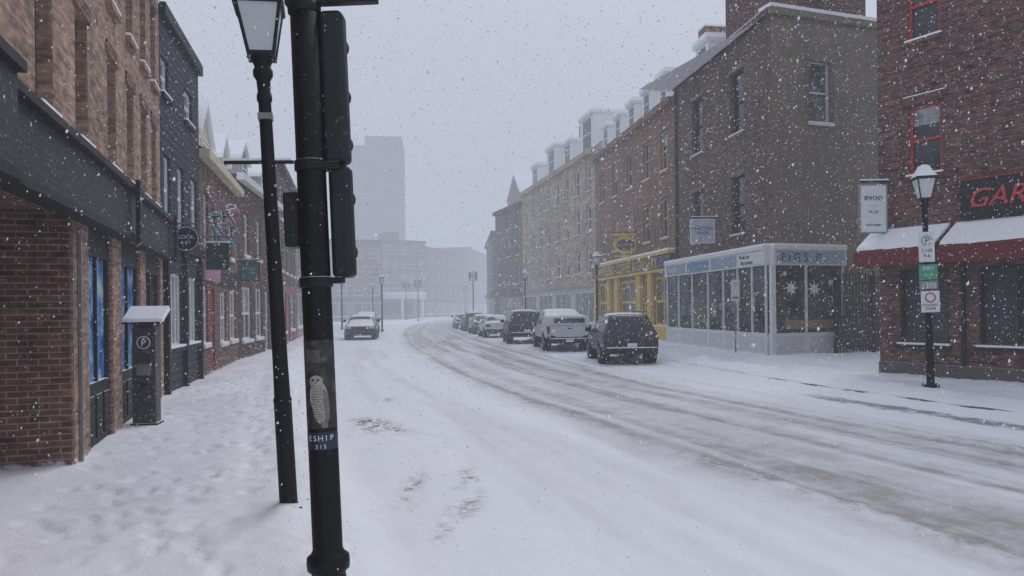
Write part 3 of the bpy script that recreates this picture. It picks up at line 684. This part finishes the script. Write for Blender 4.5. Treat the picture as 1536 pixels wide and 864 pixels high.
for i in range(9):
    m=mat('ornament_%d'%(i%4),cols[i%4],.6,.3,snow=.5,dust=.5)
    c=Vector((random.uniform(-.3,.15),random.uniform(-.9,.9),random.uniform(-.6,.6))); r=random.uniform(.14,.30); prev=None
    for k in range(15):
        a=k/14*math.pi*1.6+i; p=c+Vector((.08*math.sin(a*2),r*math.cos(a),r*math.sin(a)*1.2))
        if prev: v,f=gtube(prev,p,.045,7,.042); s.add('tentacles_%d'%(i%4),m,v,f,smooth=True)
        prev=p
v,f=gtube((-.6,0,0),(.2,0,0),.03); s.add('bracket',M_black,v,f)
s.build((-7.9,20.0,4.2))
hang('small_projecting_sign',-9.35,-8.75,25.6,2.7,3.3,mat('teal_sign',(.06,.16,.18)),M_dark,(),.1)
hang('small_projecting_sign',-10.3,-9.7,31.0,2.8,3.4,mat('rust_sign',(.25,.08,.04)),M_dark,(),.1)

# ------------------------------------------------------------------ street lamps
M_lampglass=mat('frosted_glass',(.55,.57,.60),.25,.15,9)
def lamp(base,lean=0,H=1.0,yaw=.25,extra=None,name='street_lamp'):
    s=O(name)
    prof=[(.12,-.1),(.12,.02),(.09,.04),(.072,.08),(.070,.9),(.074,.92),(.064,.95),(.060,1.2),(.050,3.34),(.060,3.36),(.060,3.40),(.050,3.43),(.055,3.52),(.078,3.56),(.078,3.60),(.062,3.63),(.085,3.69),(.12,3.71)]
    v,f=glathe([(r,z*H) for r,z in prof],20); s.add('post',M_blackp,v,f,smooth=True)
    n=4
    r0,r1=.135,.235; a0=math.pi/4
    v,f=glathe([(r0,3.72),(r1,4.10)],n,rot=a0); s.add('lantern_glass',M_lampglass,v,f)
    for i in range(n):
        a=2*math.pi*i/n+a0; v,f=gtube((r0*math.cos(a),r0*math.sin(a),3.71),(r1*math.cos(a),r1*math.sin(a),4.11),.014); s.add('lantern_frame',M_black,v,f)
    v,f=glathe([(r0+.02,3.70),(r0+.02,3.735)],n,rot=a0); s.add('lantern_frame',M_black,v,f)
    v,f=glathe([(r1+.03,4.10),(r1+.045,4.12),(r1+.03,4.15),(.12,4.28),(.10,4.33),(.05,4.36)],n,rot=a0); s.add('lantern_roof',M_black,v,f)
    v,f=glathe([(r1+.03,4.155),(r1-.01,4.19),(.15,4.30),(.11,4.37),(.03,4.40)],n,rot=a0); s.add('roof_snow',M_snow,v,f)
    v,f=glathe([(.02,4.36),(.035,4.42),(.01,4.48)],10); s.add('finial',M_black,v,f,smooth=True)
    for i in range(4):
        a=math.pi/2*i+.6; v,f=gtube((.17*math.cos(a),.17*math.sin(a),-.02),(.17*math.cos(a),.17*math.sin(a),.07),.014); s.add('anchor_bolts',M_black,v,f)
    if extra: extra(s)
    s.build((base[0],base[1],0),(0,lean,yaw)); return s
def ex_left(s):
    v,f=gtube((-.34,0,2.86),(.2,0,2.86),.016); s.add('ladder_rest',M_black,v,f); s.tbox('ladder_rest_snow',M_snow,-.33,.18,-.012,.012,2.874,2.89)
    s.tbox('band',M_grey,-.058,.058,-.058,.058,3.2,3.25)
lamp((-1.84,6.05),-.047,extra=ex_left)
def ex_right(s):
    s.tbox('parking_plate',M_signw,-.17,.12,-.10,-.09,2.47,3.06)
    v,f=glathe([(.10,-.104),(.10,-.106)],24,-.025,2.89,axis='y'); s.add('parking_ring',M_green,v,f)
    v,f=glathe([(.08,-.107),(.08,-.109)],24,-.025,2.89,axis='y'); s.add('parking_disc',M_signw,v,f)
    s.text('P',.17,(-.025,-.112,2.83),(1,0,0),M_txtd,.001,'CENTER'); s.text('2 HR\n9-6',.1,(-.025,-.104,2.66),(1,0,0),M_txtd,.001,'CENTER')
    s.tbox('green_plate',M_green,-.18,.16,-.10,-.09,2.12,2.42); s.text('PAY\n<->',.12,(-.01,-.104,2.30),(1,0,0),M_txtw,.001,'CENTER')
    s.tbox('number_plate',M_grey,-.18,.16,-.10,-.09,1.93,2.10); s.text('1305',.14,(-.01,-.104,1.96),(1,0,0),M_txtw,.001,'CENTER')
    s.tbox('no_stopping_plate',M_signw,-.16,.18,-.10,-.09,1.48,1.90)
    v,f=glathe([(.10,-.104),(.075,-.106)],24,.01,1.77,axis='y'); s.add('red_ring',M_red,v,f[:-2]); s.text('LOADING\nZONE',.07,(.01,-.104,1.60),(1,0,0),M_txtd,.001,'CENTER')
    for z in (2.9,2.5,2.2,1.6): s.tbox('clamps',M_grey,-.07,.07,-.088,.06,z,z+.03)
lamp((8.25,14.6),-.022,extra=ex_right,yaw=-.15)
for b in ((4.2,36.5),(.95,53),(-10.2,58),(-14.3,76),(-13.8,60)): lamp(b,0)

def sigpole(x,y,h=5.6,n=2):
    s=O('traffic_signal'); v,f=glathe([(.14,-.2),(.10,.3),(.07,h)],12); s.add('pole',M_black,v,f,smooth=True)
    for k in range(n):
        sx=-.35+.7*k/max(1,n-1); z=h-1.2
        v,f=gtube((0,0,h-.6),(sx,0,h-.6),.03); s.add('arm',M_black,v,f)
        s.tbox('housing',M_black,sx-.16,sx+.16,-.1,.1,z,z+1.0)
        for q in range(3):
            vv,ff=glathe([(.11,-.102),(.12,-.26)],14,sx,z+.18+.32*q,axis='y'); s.add('visors',M_black,vv,ff[:-2]); vv,ff=glathe([(.1,-.101),(.1,-.104)],14,sx,z+.18+.32*q,axis='y'); s.add('lenses',M_dark,vv,ff)
        s.tbox('snow_cap',M_snow,sx-.16,sx+.16,-.1,.1,z+1.001,z+1.08)
    s.build((x,y,-.05))
sigpole(-4.6,88,6.2); sigpole(-16.0,112,6.0); sigpole(-13.2,104,6.0); sigpole(-8.8,140,6.2)

# ------------------------------------------------------------------ main traffic pole (near)
P=O('traffic_signal_pole')
v,f=glathe([(.17,-.2),(.16,.02),(.125,.08),(.10,.14),(.09,.22),(.092,.24),(.112,.255),(.115,.29),(.112,.32),(.092,.335),(.080,.36),(.078,1.9),(.076,3.75)],40); P.add('pole',M_blackp,v,f,smooth=True)
for z in (1.80,2.43,3.28): v,f=glathe([(.078,z-.03),(.088,z-.025),(.088,z+.025),(.078,z+.03)],32); P.add('bands',M_black,v,f,smooth=True)
def stick():
    m,nt,b=newmat('weathered_sticker'); p=pos(nt); n=noise(nt,p,16,6,.75); r=nd(nt,'ShaderNodeValToRGB'); nt.links.new(n,r.inputs[0])
    e=r.color_ramp.elements; e[0].position=.42; e[0].color=(.010,.010,.012,1); e[1].position=.75; e[1].color=(.22,.20,.16,1)
    x=r.color_ramp.elements.new(.58); x.color=(.05,.045,.04,1)
    nt.links.new(r.outputs[0],b.inputs['Base Color']); b.inputs['Roughness'].default_value=.5; return m
def arc(part,m,r,z0,z1,a0=-math.pi,a1=0,n=30):
    v=[];f=[]
    for i in range(n+1):
        a=a0+(a1-a0)*i/n; v+=[(r*math.cos(a),r*math.sin(a),z0),(r*math.cos(a),r*math.sin(a),z1)]
        if i: f.append((2*i-2,2*i,2*i+1,2*i-1))
    P.add(part,m,v,f,smooth=True)
arc('sticker_wrap',stick(),.0800,1.02,1.49)
arc('sticker_top',mat('sticker_tan',(.09,.08,.07),.6,.9,26),.0812,1.37,1.44,-2.4,-1.3)
arc('sticker_text_band',mat('sticker_navy',(.012,.018,.05),.4,.3),.0806,.905,1.0)
M_owl=mat('owl_print_cream',(.36,.33,.27),.6,.8,70); M_owld=mat('owl_print_dark',(.04,.035,.03),.6,.3,30)
def cyl(part,m,pts,r,a0=-math.pi/2+.05):
    cx=sum(p[0] for p in pts)/len(pts); cz=sum(p[1] for p in pts)/len(pts); W=lambda x,z:(r*math.cos(a0+x/r),r*math.sin(a0+x/r),z)
    v=[W(cx,cz)]; n=len(pts)
    for ring in (.5,1.0):
        for x,z in pts: v.append(W(cx+(x-cx)*ring,cz+(z-cz)*ring))
    f=[(0,1+i,1+(i+1)%n) for i in range(n)]+[(1+i,1+n+i,1+n+(i+1)%n,1+(i+1)%n) for i in range(n)]
    P.add(part,m,v,f)
body=[]
for t in np.linspace(0,2*math.pi,28,endpoint=False):
    wd=.052*(1.0 if math.sin(t)>-.2 else .80); body.append((wd*math.cos(t)+.010*(1-math.sin(t))*.5,1.165+.118*math.sin(t)))
cyl('owl_body',M_owl,body,.0825)
cyl('owl_head',M_owl,[(.038*math.cos(t)-.008,1.272+.032*math.sin(t)) for t in np.linspace(0,2*math.pi,18,endpoint=False)],.0832)
for sx in (-.024,.004): cyl('owl_eyes',M_owld,[(sx+.008*math.cos(t),1.279+.006*math.sin(t)) for t in np.linspace(0,2*math.pi,10,endpoint=False)],.0842)
cyl('owl_beak',M_owld,[(-.014,1.270),(-.006,1.270),(-.010,1.254)],.0842)
rsO=random.Random(5)
for i in range(13):
    for j in range(-3,4):
        x=j*.014+(.007 if i%2 else 0)+rsO.uniform(-.002,.002); z=1.07+i*.0135+rsO.uniform(-.002,.002)
        if abs(x)<.042*math.sin(math.pi*(i+2)/16): cyl('owl_feather_bars',M_owld,[(x-.005,z),(x,z-.005),(x+.005,z),(x,z+.001)],.0840)
cyl('owl_wing',mat('owl_wing_grey',(.17,.15,.12),.6,.6,60),[(.03,1.24),(.055,1.20),(.062,1.12),(.05,1.05),(.036,1.07),(.030,1.16)],.0836)
cyl('owl_tail',mat('owl_wing_grey',(.17,.15,.12)),[(.005,1.06),(.045,1.06),(.045,1.025),(.015,1.022)],.0831)
for z,txt,sz in ((.955,'ESHIP',.042),(.915,'515',.030)):
    for i,ch in enumerate(txt):
        a=-math.pi/2+(i-(len(txt)-1)/2)*(sz*.72)/.082+.1
        P.text(ch,sz,(.0820*math.cos(a),.0820*math.sin(a),z),(-math.sin(a),math.cos(a),0),M_txtw,.0005,'CENTER')
P.build((-.998,4.0,0),(0,-.033,0))
def rbox(name,m,x0,x1,y0,y1,z0,z1,bev):
    v,f=gbox(x0,x1,y0,y1,z0,z1); me=bpy.data.meshes.new(name); me.from_pydata(v,[],f); me.materials.append(m)
    o=bpy.data.objects.new(name,me); COL.objects.link(o); o.parent=P.e
    b=o.modifiers.new('bevel','BEVEL'); b.width=bev; b.segments=5; me.polygons.foreach_set('use_smooth',[True]*6)
    w=o.modifiers.new('wn','WEIGHTED_NORMAL'); return o
M_head=mat('signal_housing',(.014,.019,.019),.5,.5,9,spec=.3,dust=.12)
rbox('signal_housing_upper',M_head,.07,.205,-.02,.11,2.44,3.27,.035)
rbox('signal_housing_lower',M_head,.09,.205,-.02,.11,1.82,2.43,.03)
for k,(z0,zs) in enumerate(((2.44,(.14,.41,.69)),(1.82,(.15,.45)))):
    Q=O('visor')
    for q in zs:
        v,f=glathe([(.056,.11),(.058,.20)],16,.135,z0+q,axis='y'); Q.add('visors',M_black,v,f[:-2]); v,f=glathe([(.052,.111),(.052,.114)],16,.135,z0+q,axis='y'); Q.add('lenses',mat('lens%d'%k,(.05,.3,.15)),v,f)
    e=Q.build()
    for c in list(e.children): c.parent=P.e
    bpy.data.objects.remove(e)
for (a,b,z) in ((-.10,.40,3.315),): rbox('top_arm',M_black,a,b,-.03,.03,z-.018,z+.018,.008)
rbox('mid_bracket',M_black,.05,.16,-.04,.04,2.40,2.445,.008); rbox('low_bracket',M_black,.05,.15,-.04,.04,1.79,1.825,.008)
rbox('pedestrian_signal',M_head,-.17,-.085,.02,.16,2.0,2.30,.012); rbox('pedestrian_bracket',M_black,-.1,-.04,.04,.09,2.03,2.06,.005)

# ------------------------------------------------------------------ pay station
s=O('parking_pay_station'); Mps=mat('pay_station_grey',(.035,.038,.042),.45,.3,6,dust=.5)
s.tbox('cabinet',Mps,-.16,.16,-.13,.13,0.02,1.42); s.tbox('plinth',M_black,-.19,.19,-.16,.16,-.05,.02)
s.tbox('neck',Mps,-.12,.12,-.08,.10,1.42,1.50)
v=[(-.29,-.2,1.47),(.29,-.2,1.47),(.29,.22,1.66),(-.29,.22,1.66)]; v=v+[(x,y,z+.03) for x,y,z in v]
F6=[(0,3,2,1),(4,5,6,7),(0,1,5,4),(1,2,6,5),(2,3,7,6),(3,0,4,7)]; s.add('solar_hood',M_black,v,F6)
v2=[(x*.97,y*.97,z+.001) for x,y,z in v[4:]]; s.add('hood_snow',M_snow,v2+[(x*.96,y*.95,z+.05) for x,y,z in v2],F6)
v,f=glathe([(.095,-.134),(.095,-.137)],24,0,1.2,axis='y'); s.add('p_ring',M_signw,v,f); v,f=glathe([(.08,-.138),(.08,-.140)],24,0,1.2,axis='y'); s.add('p_disc',M_txtd,v,f)
s.text('P',.14,(0,-.142,1.15),(1,0,0),M_txtw,.001,'CENTER')
s.tbox('screen',M_glass,-.1,.1,-.134,-.131,.92,1.04); s.tbox('keypad',M_grey,-.1,.1,-.136,-.131,.72,.88); s.tbox('slot',M_black,-.06,.06,-.136,-.131,.55,.62)
s.build((-5.42,10.95,0),(0,0,.18),bevel=.006)
def post(x,y,h,zt,w=.22,hh=.7):
    s=O('parking_sign'); v,f=glathe([(.028,-.2),(.028,h)],10); s.add('post',M_grey,v,f,smooth=True); s.tbox('plate',M_signw,-w,w*.9,-.045,-.035,zt-hh,zt)
    s.text('P',.2,(0,-.05,zt-.25),(1,0,0),M_green,.001,'CENTER'); s.tbox('red_bar',M_red,-w*.7,w*.6,-.048,-.046,zt-hh+.1,zt-hh+.16); s.build((x,y,0))
post(7.85,26,2.6,2.55,.16,.75); post(-6.9,25,3.0,2.9,.16,.4)

# ------------------------------------------------------------------ cars
M_tyre=mat('tyre_rubber',(.02,.02,.02),.8,.3,20,dust=.6); M_rim=mat('wheel_rim',(.22,.23,.24),.4,.3,8,metal=.6,dust=.4)
M_cglass=glass('car_glass',(.015,.018,.022),.5,2,.06); M_tail=mat('tail_lamp',(.10,.012,.012),.3,.2,dust=.3); M_headl=mat('head_lamp',(.5,.52,.55),.15,.1)
def car(name,paint,st,W,sideg,topg,wheels,rw,loc,head,sc,snowtop=(),kind='suv',snowglass=False):
    e=bpy.data.objects.new(name,None); COL.objects.link(e)
    V=[];Fc=[];MI=[]
    for (x,zb,zbelt,zr,wk,wr) in st:
        w=W/2*wk; h=[(0,zb),(.86*w,zb),(w*.99,zb+.10),(w,(zb+zbelt)/2+.05),(.965*w,zbelt),(wr*W/2,zr-.05),(.84*wr*W/2,zr),(0,zr+.02)]
        ring=h+[(-a,b) for a,b in h[6:0:-1]]
        V+=[(x,a,b) for a,b in ring]
    n=14
    for i in range(len(st)-1):
        for j in range(n):
            k=(j+1)%n; Fc.append((i*n+j,i*n+k,(i+1)*n+k,(i+1)*n+j))
            jj=j if j<7 else 13-j
            mi=0
            if jj==4 and i in sideg: mi=1
            if jj in (5,6):
                if i in topg: mi=2 if (snowglass and i==max(topg)) else 1
                elif i in snowtop: mi=2
            if jj==0 or (jj==1): mi=3
            MI.append(mi)
    Fc.append(tuple(range(n-1,-1,-1))); MI.append(0); Fc.append(tuple((len(st)-1)*n+i for i in range(n))); MI.append(0)
    me=bpy.data.meshes.new('body'); me.from_pydata(V,[],Fc)
    for m in (paint,M_cglass,M_snow,M_dark): me.materials.append(m)
    me.polygons.foreach_set('material_index',MI); me.polygons.foreach_set('use_smooth',[True]*len(Fc))
    o=bpy.data.objects.new('body',me); COL.objects.link(o); o.parent=e
    cr=me.attributes.new('crease_edge','FLOAT','EDGE')
    vals=[]
    for ed in me.edges:
        a,b=ed.vertices; ja,jb=a%n,b%n
        rim=(ja==jb and ja in (4,5,9,10)); vals.append(.55 if rim else (.0))
    cr.data.foreach_set('value',vals)
    ss=o.modifiers.new('s','SUBSURF'); ss.levels=2; ss.render_levels=2
    D=O('details'); hw=W/2
    for wx in wheels:
        for sg in (-1,1):
            v,f=glathe([(rw+.075,sg*(hw-.30)),(rw+.075,sg*(hw+.004))],28,wx,rw,axis='y'); D.add('wheel_arches',M_dark,v,f)
            v,f=glathe([(rw*.9,sg*(hw-.24)),(rw,sg*(hw-.22)),(rw,sg*(hw-.01)),(rw*.94,sg*(hw+.018)),(rw*.66,sg*(hw+.02))],28,wx,rw,axis='y'); D.add('tyres',M_tyre,v,f,smooth=False)
            v,f=glathe([(rw*.64,sg*(hw+.021)),(rw*.60,sg*(hw+.012)),(rw*.2,sg*(hw+.018)),(.03,sg*(hw+.028))],20,wx,rw,axis='y'); D.add('rims',M_rim,v,f)
            for q in range(5):
                a=q*2*math.pi/5+.3; v,f=gtube((wx,sg*(hw+.02),rw),(wx+rw*.58*math.cos(a),sg*(hw+.024),rw+rw*.58*math.sin(a)),.022,6); D.add('rims',M_rim,v,f)
    Lc=st[-1][0]
    zt=st[2][2]
    def bx(p,m,*a): D.tbox(p,m,*a)
    for sg in (-1,1):
        a,b=sorted((sg*(hw*.62),sg*(hw*.93)))
        if kind!='pickup': bx('tail_lamps',M_tail,-.012,.22,a,b,zt-.24,zt-.10)
        else: a,b=sorted((sg*(hw*.86),sg*(hw*.975))); bx('tail_lamps',M_tail,-.02,.10,a,b,.78,1.12)
        a,b=sorted((sg*(hw*.55),sg*(hw*.90))); bx('head_lamps',M_headl,Lc-.28,Lc-.03,a,b,.66,.80)
        mx=[s_[0] for s_ in st][max(topg)]+.1 if topg else 3
        a,b=sorted((sg*hw*.97,sg*(hw+.18))); bx('mirrors',M_dark,mx-.05,mx+.10,a,b,1.02,1.18)
        for hx in (1.35,2.35):
            a,b=sorted((sg*(hw*.995),sg*(hw*.995+.02))); bx('door_handles',M_dark,hx,hx+.18,a,b,.90,.925)
    bx('rear_bumper',M_dark,-.09,.2,-hw*.90,hw*.90,.36,.56); bx('number_plate',M_signw,-.10,-.085,-.16,.16,.60 if kind!='pickup' else .42,.72 if kind!='pickup' else .54)
    bx('bumper_snow',M_snow,-.085,.0,-hw*.86,hw*.86,.562,.59)
    bx('front_bumper',M_dark,Lc-.2,Lc+.06,-hw*.82,hw*.82,.30,.50); bx('grille',M_dark,Lc-.1,Lc+.03,-hw*.42,hw*.42,.56,.76)
    if kind=='pickup':
        bx('tailgate_line',M_dark,-.008,.01,-hw*.8,hw*.8,.62,.635); bx('tailgate_line',M_dark,-.008,.01,-hw*.8,hw*.8,1.12,1.135); bx('tailgate_handle',M_dark,-.02,.01,-.1,.1,.98,1.03)
        bx('cap_rear_window',M_glass2,.0,.06,-hw*.68,hw*.68,1.24,1.44)
    if kind=='suv':
        for sg in (-1,1): v,f=gtube((.7,sg*hw*.66,st[5][3]+.05),(2.7,sg*hw*.66,st[5][3]+.04),.018); D.add('roof_rails',M_dark,v,f)
    de=D.build()
    for c in list(de.children): c.parent=e
    bpy.data.objects.remove(de)
    e.location=(loc[0],loc[1],loc[2] if len(loc)>2 else -.09); e.rotation_euler=(0,0,math.atan2(head[1],head[0])); e.scale=(sc,)*3
SUV=[(0,.46,.88,.92,.86,.74),(.04,.38,.98,1.02,.95,.80),(.12,.34,1.04,1.09,.985,.80),(.46,.33,1.06,1.60,1,.70),(.62,.32,1.05,1.66,1,.71),(1.45,.32,1.04,1.70,1,.72),(1.55,.32,1.04,1.70,1,.72),(2.35,.32,1.03,1.68,1,.72),(2.45,.32,1.03,1.66,1,.71),(2.95,.32,1.03,1.50,1,.72),(3.45,.32,1.02,1.08,1,.80),(4.2,.33,.94,.99,.98,.80),(4.5,.36,.82,.88,.93,.76),(4.62,.42,.66,.72,.82,.66)]
SED=[(0,.44,.84,.88,.84,.72),(.05,.36,.92,.98,.94,.80),(.55,.33,.95,1.02,.99,.80),(1.15,.31,.94,1.36,1,.68),(1.35,.31,.94,1.41,1,.68),(1.9,.31,.93,1.44,1,.69),(2.0,.31,.93,1.44,1,.69),(2.65,.31,.92,1.40,1,.68),(2.75,.31,.92,1.38,1,.68),(3.1,.31,.92,1.18,1,.72),(3.5,.31,.92,.97,1,.80),(4.1,.32,.84,.89,.98,.80),(4.4,.35,.74,.79,.92,.74),(4.5,.42,.6,.66,.82,.66)]
PIC=[(0,.56,1.12,1.20,.97,.92),(.03,.50,1.14,1.46,.985,.88),(.10,.48,1.14,1.56,1,.86),(.3,.46,1.15,1.60,1,.85),(1.9,.46,1.15,1.62,1,.85),(2.0,.46,1.15,1.66,1,.80),(2.15,.44,1.15,1.80,1,.74),(2.9,.44,1.14,1.85,1,.74),(3.0,.44,1.14,1.85,1,.74),(3.7,.44,1.13,1.82,1,.74),(3.8,.44,1.13,1.80,1,.74),(4.35,.44,1.13,1.20,1,.84),(5.3,.44,1.10,1.16,.99,.84),(5.5,.5,.98,1.04,.95,.80),(5.58,.56,.8,.88,.88,.72)]
Mdk=mat('dark_blue_car_paint',(.010,.014,.020),.28,.2,2,snow=.97,dust=.2); Mwh=mat('white_car_paint',(.52,.54,.56),.35,.08,2,snow=.9,dust=.3)
Mbk=mat('black_car_paint',(.010,.010,.012),.3,.2,2,snow=.9,dust=.2); Mgr=mat('silver_car_paint',(.28,.29,.31),.3,.1,2,snow=.8,metal=.3)
car('parked_suv',Mdk,SUV,1.88,{3,4,6,8,9},{2,9},(.95,3.65),.36,(3.56,22.05),(-.03,1),.91,snowtop={4,5},kind='suv')
car('white_pickup_truck',Mwh,PIC,1.98,{6,8,10},{10},(1.2,4.65),.40,(2.24,29.0),(-.09,1),.91,snowtop=set(range(3,10)),kind='pickup')
car('parked_suv',Mbk,SUV,1.9,{3,4,6,8,9},{2,9},(.95,3.65),.37,(.72,35.6),(-.08,1),.97,snowtop={4,5},kind='suv')
car('parked_car',Mwh,SED,1.8,{3,4,6,8},{2,8,9},(.85,3.6),.33,(-.75,43.2),(-.16,1),.93,snowtop={1,3,4,5,6,7,10},kind='sedan')
car('parked_car',Mgr,SED,1.8,{3,4,6,8},{2,8,9},(.85,3.6),.33,(-1.75,49.5),(-.16,1),.93,snowtop=set(range(13)),kind='sedan')
car('parked_suv',Mbk,SUV,1.85,{3,4,6,8,9},{2,9},(.95,3.65),.36,(-2.75,56),(-.16,1),.9,snowtop=set(range(13)),kind='suv')
car('parked_car',Mwh,SED,1.8,{3,4,6,8},{2,8,9},(.85,3.6),.33,(-3.9,62.5),(-.16,1),.93,snowtop=set(range(13)),kind='sedan')
car('parked_car',Mbk,SED,1.85,{3,4,6,8},{2,8,9},(.85,3.6),.34,(-9.35,46.8),(.14,-1),.98,snowtop={3,4,5,6,7,8,9,10,11},kind='sedan',snowglass=True)
car('parked_suv',Mgr,SUV,1.85,{3,4,6,8,9},{2,9},(.95,3.65),.36,(-10.55,54.0),(.14,-1),.93,snowtop=set(range(13)),kind='suv',snowglass=True)

# ------------------------------------------------------------------ falling snow: one object
def flakes():
    rs=np.random.RandomState(11)
    def reg(n,y0,y1,hx,zt,r0,r1):
        y=y0+(y1-y0)*rs.rand(n); x=(rs.rand(n)*2-1)*hx; z=rs.rand(n)*zt; r=r0+(r1-r0)*rs.rand(n)**2.6; return np.stack([x,y,z],1),r
    A=[reg(1500,1.8,4,3.4,3.8,.0018,.0052),reg(18000,4,10,8.5,7.0,.0032,.0092),reg(56000,10,26,17,12.5,.005,.0135)]
    C=np.concatenate([a[0] for a in A]); R=np.concatenate([a[1] for a in A]); n=len(C)
    base=np.array([(1,0,0),(-1,0,0),(0,1,0),(0,-1,0),(0,0,1.35),(0,0,-1.35)],float)
    Bv=np.repeat(base[None],n,0)*(.6+.8*rs.rand(n,6,1)); Bv[:,4,0]+=.35*rs.rand(n)+.1; Bv[:,5,0]-=.35*rs.rand(n)+.1
    V=(C[:,None,:]+Bv*R[:,None,None]).reshape(-1,3)
    t=np.array([(0,2,4),(2,1,4),(1,3,4),(3,0,4),(2,0,5),(1,2,5),(3,1,5),(0,3,5)])
    F=(t[None]+6*np.arange(n)[:,None,None]).reshape(-1,3)
    me=bpy.data.meshes.new('falling_snow'); me.vertices.add(len(V)); me.vertices.foreach_set('co',V.astype(np.float32).ravel())
    me.loops.add(F.size); me.loops.foreach_set('vertex_index',F.ravel().astype(np.int32)); me.polygons.add(len(F)); me.polygons.foreach_set('loop_start',np.arange(0,F.size,3,dtype=np.int32))
    me.update(calc_edges=True); me.polygons.foreach_set('use_smooth',np.ones(len(F),dtype=bool))
    m,nt,b=newmat('snowflake'); b.inputs['Base Color'].default_value=(.90,.92,.95,1); b.inputs['Roughness'].default_value=.9
    me.materials.append(m); COL.objects.link(bpy.data.objects.new('falling_snow',me))
flakes()

# ------------------------------------------------------------------ snowy haze: thin nearby, thicker up the street
for i,(y0,y1,SIG,FOG) in enumerate(((-150,30,.0026,(.56,.60,.71)),(30.02,70,.0062,(.52,.56,.67)),(70.02,900,.0090,(.475,.515,.625)))):
    v,f=gbox(-700,700,y0,y1,-1,75); me=bpy.data.meshes.new('snow_haze'); me.from_pydata(v,[],f)
    m=bpy.data.materials.new('snow_haze'); m.use_nodes=True; nt=m.node_tree; nt.nodes.clear(); out=nt.nodes.new('ShaderNodeOutputMaterial')
    ab=nt.nodes.new('ShaderNodeVolumeAbsorption'); ab.inputs[0].default_value=(0,0,0,1); ab.inputs[1].default_value=SIG
    em=nt.nodes.new('ShaderNodeEmission'); em.inputs[0].default_value=(*FOG,1); em.inputs[1].default_value=SIG
    ad=nt.nodes.new('ShaderNodeAddShader'); nt.links.new(ab.outputs[0],ad.inputs[0]); nt.links.new(em.outputs[0],ad.inputs[1]); nt.links.new(ad.outputs[0],out.inputs['Volume'])
    me.materials.append(m); COL.objects.link(bpy.data.objects.new('snow_haze',me))

# ------------------------------------------------------------------ world + sun
w=bpy.data.worlds.new('World'); scene.world=w; w.use_nodes=True; nt=w.node_tree; nt.nodes.clear()
out=nt.nodes.new('ShaderNodeOutputWorld'); bg=nt.nodes.new('ShaderNodeBackground'); sky=nt.nodes.new('ShaderNodeTexSky')
sky.sky_type='NISHITA'; sky.sun_disc=False; sky.sun_elevation=math.radians(50); sky.sun_rotation=math.radians(30); sky.dust_density=5
mx=nt.nodes.new('ShaderNodeMix'); mx.data_type='RGBA'; mx.inputs[0].default_value=.85; nt.links.new(sky.outputs[0],mx.inputs[6]); mx.inputs[7].default_value=(6.9,7.3,8.5,1)
nt.links.new(mx.outputs[2],bg.inputs[0]); bg.inputs[1].default_value=.10; nt.links.new(bg.outputs[0],out.inputs[0])
sd=bpy.data.lights.new('sun','SUN'); sd.energy=1.35; sd.angle=math.radians(35); sd.color=(1,.97,.93); so=bpy.data.objects.new('sun',sd); COL.objects.link(so)
el=math.radians(50); az=math.radians(30); dv=Vector((math.sin(az)*math.cos(el),math.cos(az)*math.cos(el),math.sin(el))); so.rotation_euler=dv.to_track_quat('Z','Y').to_euler(); so.location=(0,0,40)

cd=bpy.data.cameras.new('camera'); cam=bpy.data.objects.new('camera',cd); COL.objects.link(cam)
cd.lens=26; cd.sensor_width=36; cd.shift_y=.0195; cd.clip_end=2000; cd.clip_start=.05
cam.location=(0,0,1.65); cam.rotation_euler=(math.radians(90),math.radians(.6),0)
scene.camera=cam
scene.view_settings.view_transform='Standard'; scene.view_settings.look='None'; scene.view_settings.exposure=0
